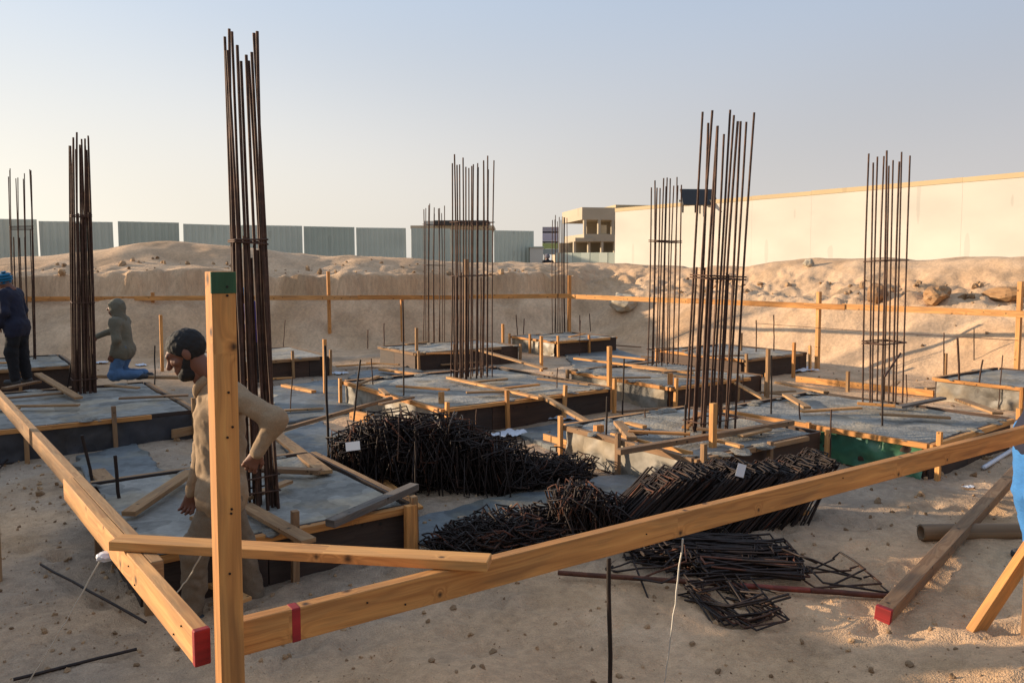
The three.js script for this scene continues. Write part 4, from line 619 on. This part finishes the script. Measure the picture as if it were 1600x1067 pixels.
  if (o.beard) headPart('beard', (x, y, z) => Math.max(smin(cap([-.03, -.105, 0], [-.066, -.098, 0], .045, .038)(x, y, z), Math.min(cap([.0, -.02, .066], [-.05, -.09, .03], .016, .03)(x, y, z), cap([.0, -.02, -.066], [-.05, -.09, -.03], .016, .03)(x, y, z)), .03) + (fbm(x * 60, y * 60, z * 60, 2) - .5) * .006, -cap([-.10, -.064, -.012], [-.10, -.064, .012], .018, .018)(x, y, z)), V(-.16, -.2, -.13), V(.1, .08, .13), hairM);
  if (o.beard) headPart('eyebrow', join([cap([-.094, .034, .018], [-.084, .036, .05], .006, .005), cap([-.094, .034, -.018], [-.084, .036, -.05], .006, .005)], .001), V(-.12, .01, -.08), V(-.05, .06, .08), hairM);
  if (o.eyes) headPart('eyes', join([ell([-.082, .012, .032], [.010, .009, .011]), ell([-.082, .012, -.032], [.010, .009, .011])], .001), V(-.11, -.01, -.06), V(-.05, .04, .06), hairM);
  if (o.wrap) headPart('head_wrap', (x, y, z) => Math.max(ell([.02, .04, 0], [.122, .10, .10])(x, y, z) + .012 * Math.sin(y * 130 + x * 70 + z * 40), -(y + .045 * 0 - .0 + (x < -.02 ? -.03 : .06))), V(-.16, -.16, -.15), V(.18, .18, .15), o.wrap);
  if (o.hood) headPart('hood', (x, y, z) => Math.max(join([ell([.02, .025, 0], [.125, .12, .1]), cap([.03, -.05, 0], [.06, -.16, 0], .09, .1)], .05)(x, y, z) + (noise(x * 22, y * 22, z * 22) - .5) * .014, -ell([-.12, -.01, 0], [.085, .10, .075])(x, y, z)), V(-.2, -.3, -.18), V(.22, .2, .18), o.hood);
  return g;
}
const shoeM = cloth(0x3a3a3c, .7), khaki = cloth(0xa68b6c), khaki2 = cloth(0x806d58), navy = cloth(0x23263a), blackC = cloth(0x18181c), greyHood = cloth(0x76705f), denim = cloth(0x56789f), purple = cloth(0x4b3a74), teal = cloth(0x1f6f95), blue = cloth(0x3f7fc0);
{ // stooping man by the post: stands at the mid of his two feet, strides to the left, left hand behind his back
  const R = V(-1.66, .0, -4.62); R.y = H(R.x, R.z) - .02;
  const W = (px, py, D, dz = 0) => { const p = AT(px, py, D); return [p.x - R.x, p.y - R.y, p.z - R.z + dz]; };
  person('bearded man in khaki shirt and trousers stooping behind the wooden post', R, 0, {
    hd: W(291, 553, 4.52), nk: W(322, 600, 4.56), ch: W(342, 650, 4.58), shL: W(362, 616, 4.42), shR: W(342, 618, 4.76), elL: W(430, 655, 4.40), wrL: W(402, 706, 4.40), elR: W(318, 700, 4.82), wrR: W(300, 768, 4.78),
    hiL: W(348, 768, 4.52), hiR: W(346, 768, 4.70), knL: W(305, 858, 4.50), anL: W(300, 952, 4.56), toL: W(250, 975, 4.54), knR: W(376, 852, 4.82), anR: W(398, 935, 4.86), toR: W(352, 948, 4.86)
  }, { top: khaki, legs: khaki2, hair: true, beard: true, eyes: true, nod: .5, yaw: .22, fine: .8, head: 1.02, baggy: .024, curl: .8, hem: -.06, loose: .017 });
}
const stand = (o = {}) => { const s = o.s ?? 1, b = o.bend ?? 0, T = ([x, y, z]) => { let X = x, Y = y; if (y > .92) { const d = y - .92, c = Math.cos(b), n = Math.sin(b); X = x * c - d * n; Y = .92 + d * c + x * n; } return [X * s, Y * s, z * s]; }; const J = { hd: [-.05, 1.585, 0], nk: [.01, 1.45, 0], ch: [0, 1.26, 0], shL: [.01, 1.40, .18], shR: [.01, 1.40, -.18], elL: [.0, 1.12, .23], wrL: [-.16, .93, .2], elR: [.0, 1.12, -.23], wrR: [-.18, .95, -.2], hiL: [0, .9, .085], hiR: [0, .9, -.085], knL: [-.05, .5, .1], knR: [-.01, .5, -.1], anL: [-.0, .1, .1], anR: [.06, .1, -.1], toL: [-.14, .045, .11], toR: [-.08, .045, -.11] }; for (const k in J) J[k] = T(J[k]); return J; };
{ const p = G(30, 600, .25); person('man in navy jacket and teal head wrap standing bent over the footing', V(p.x, .25, p.z), 0, stand({ bend: .2, s: .98 }), { top: navy, topName: 'jacket', legs: blackC, wrap: teal, nod: .5, fine: 1.4, baggy: .03 }); }
{ // kneeling man
  const p = G(190, 590, PH + .02), K = { hd: [-.06, 1.05, 0], nk: [-.01, .91, 0], ch: [.0, .74, 0], shL: [.0, .86, .18], shR: [-.02, .86, -.18], elL: [.05, .60, .22], wrL: [-.03, .40, .2], elR: [-.22, .71, -.24], wrR: [-.44, .62, -.2], hiL: [.04, .44, .09], hiR: [.04, .44, -.09], knL: [-.06, .07, .12], knR: [-.1, .07, -.12], anL: [.30, .08, .1], anR: [.29, .08, -.1], toL: [.4, .05, .1], toR: [.39, .05, -.1] };
  person('man in grey hooded top and blue jeans kneeling on the wide footing', V(p.x, PH, p.z), 0, K, { top: greyHood, topName: 'hooded_top', legs: denim, hood: greyHood, fine: 1.4, hem: -.05 });
}
{ const p = AT(398, 412, 13.6); person('man in purple top and blue cap working behind the tallest rebar column', V(p.x, .05, p.z), .5, stand({ bend: .22, s: .94 }), { top: purple, legs: blackC, wrap: teal, nod: .3, fine: 1.5 }); }
{ const p = AT(857, 412, 31); person('dark clothed man standing beyond the bank by the striped signboard', V(p.x, EYE + .12 - 1.42, p.z), -1.2, stand({ s: .98, bend: .15 }), { top: blackC, legs: blackC, wrap: new THREE.MeshStandardMaterial({ color: 0x6d6a70, roughness: .9 }), fine: 1.6 }); }
{ const p = GH(1618, 884); person('worker in bright blue trousers standing at the end of the batter board', V(p.x + .02, p.y, p.z), 0, Object.assign(stand({ s: 1, bend: -.16 }), { elL: [.26, 1.12, .23], wrL: [.22, .88, .22], elR: [.26, 1.12, -.23], wrR: [.22, .88, -.22] }), { top: navy, legs: blue, hair: true, fine: 1.3, baggy: .045 }); }

renderer.render(scene, camera);
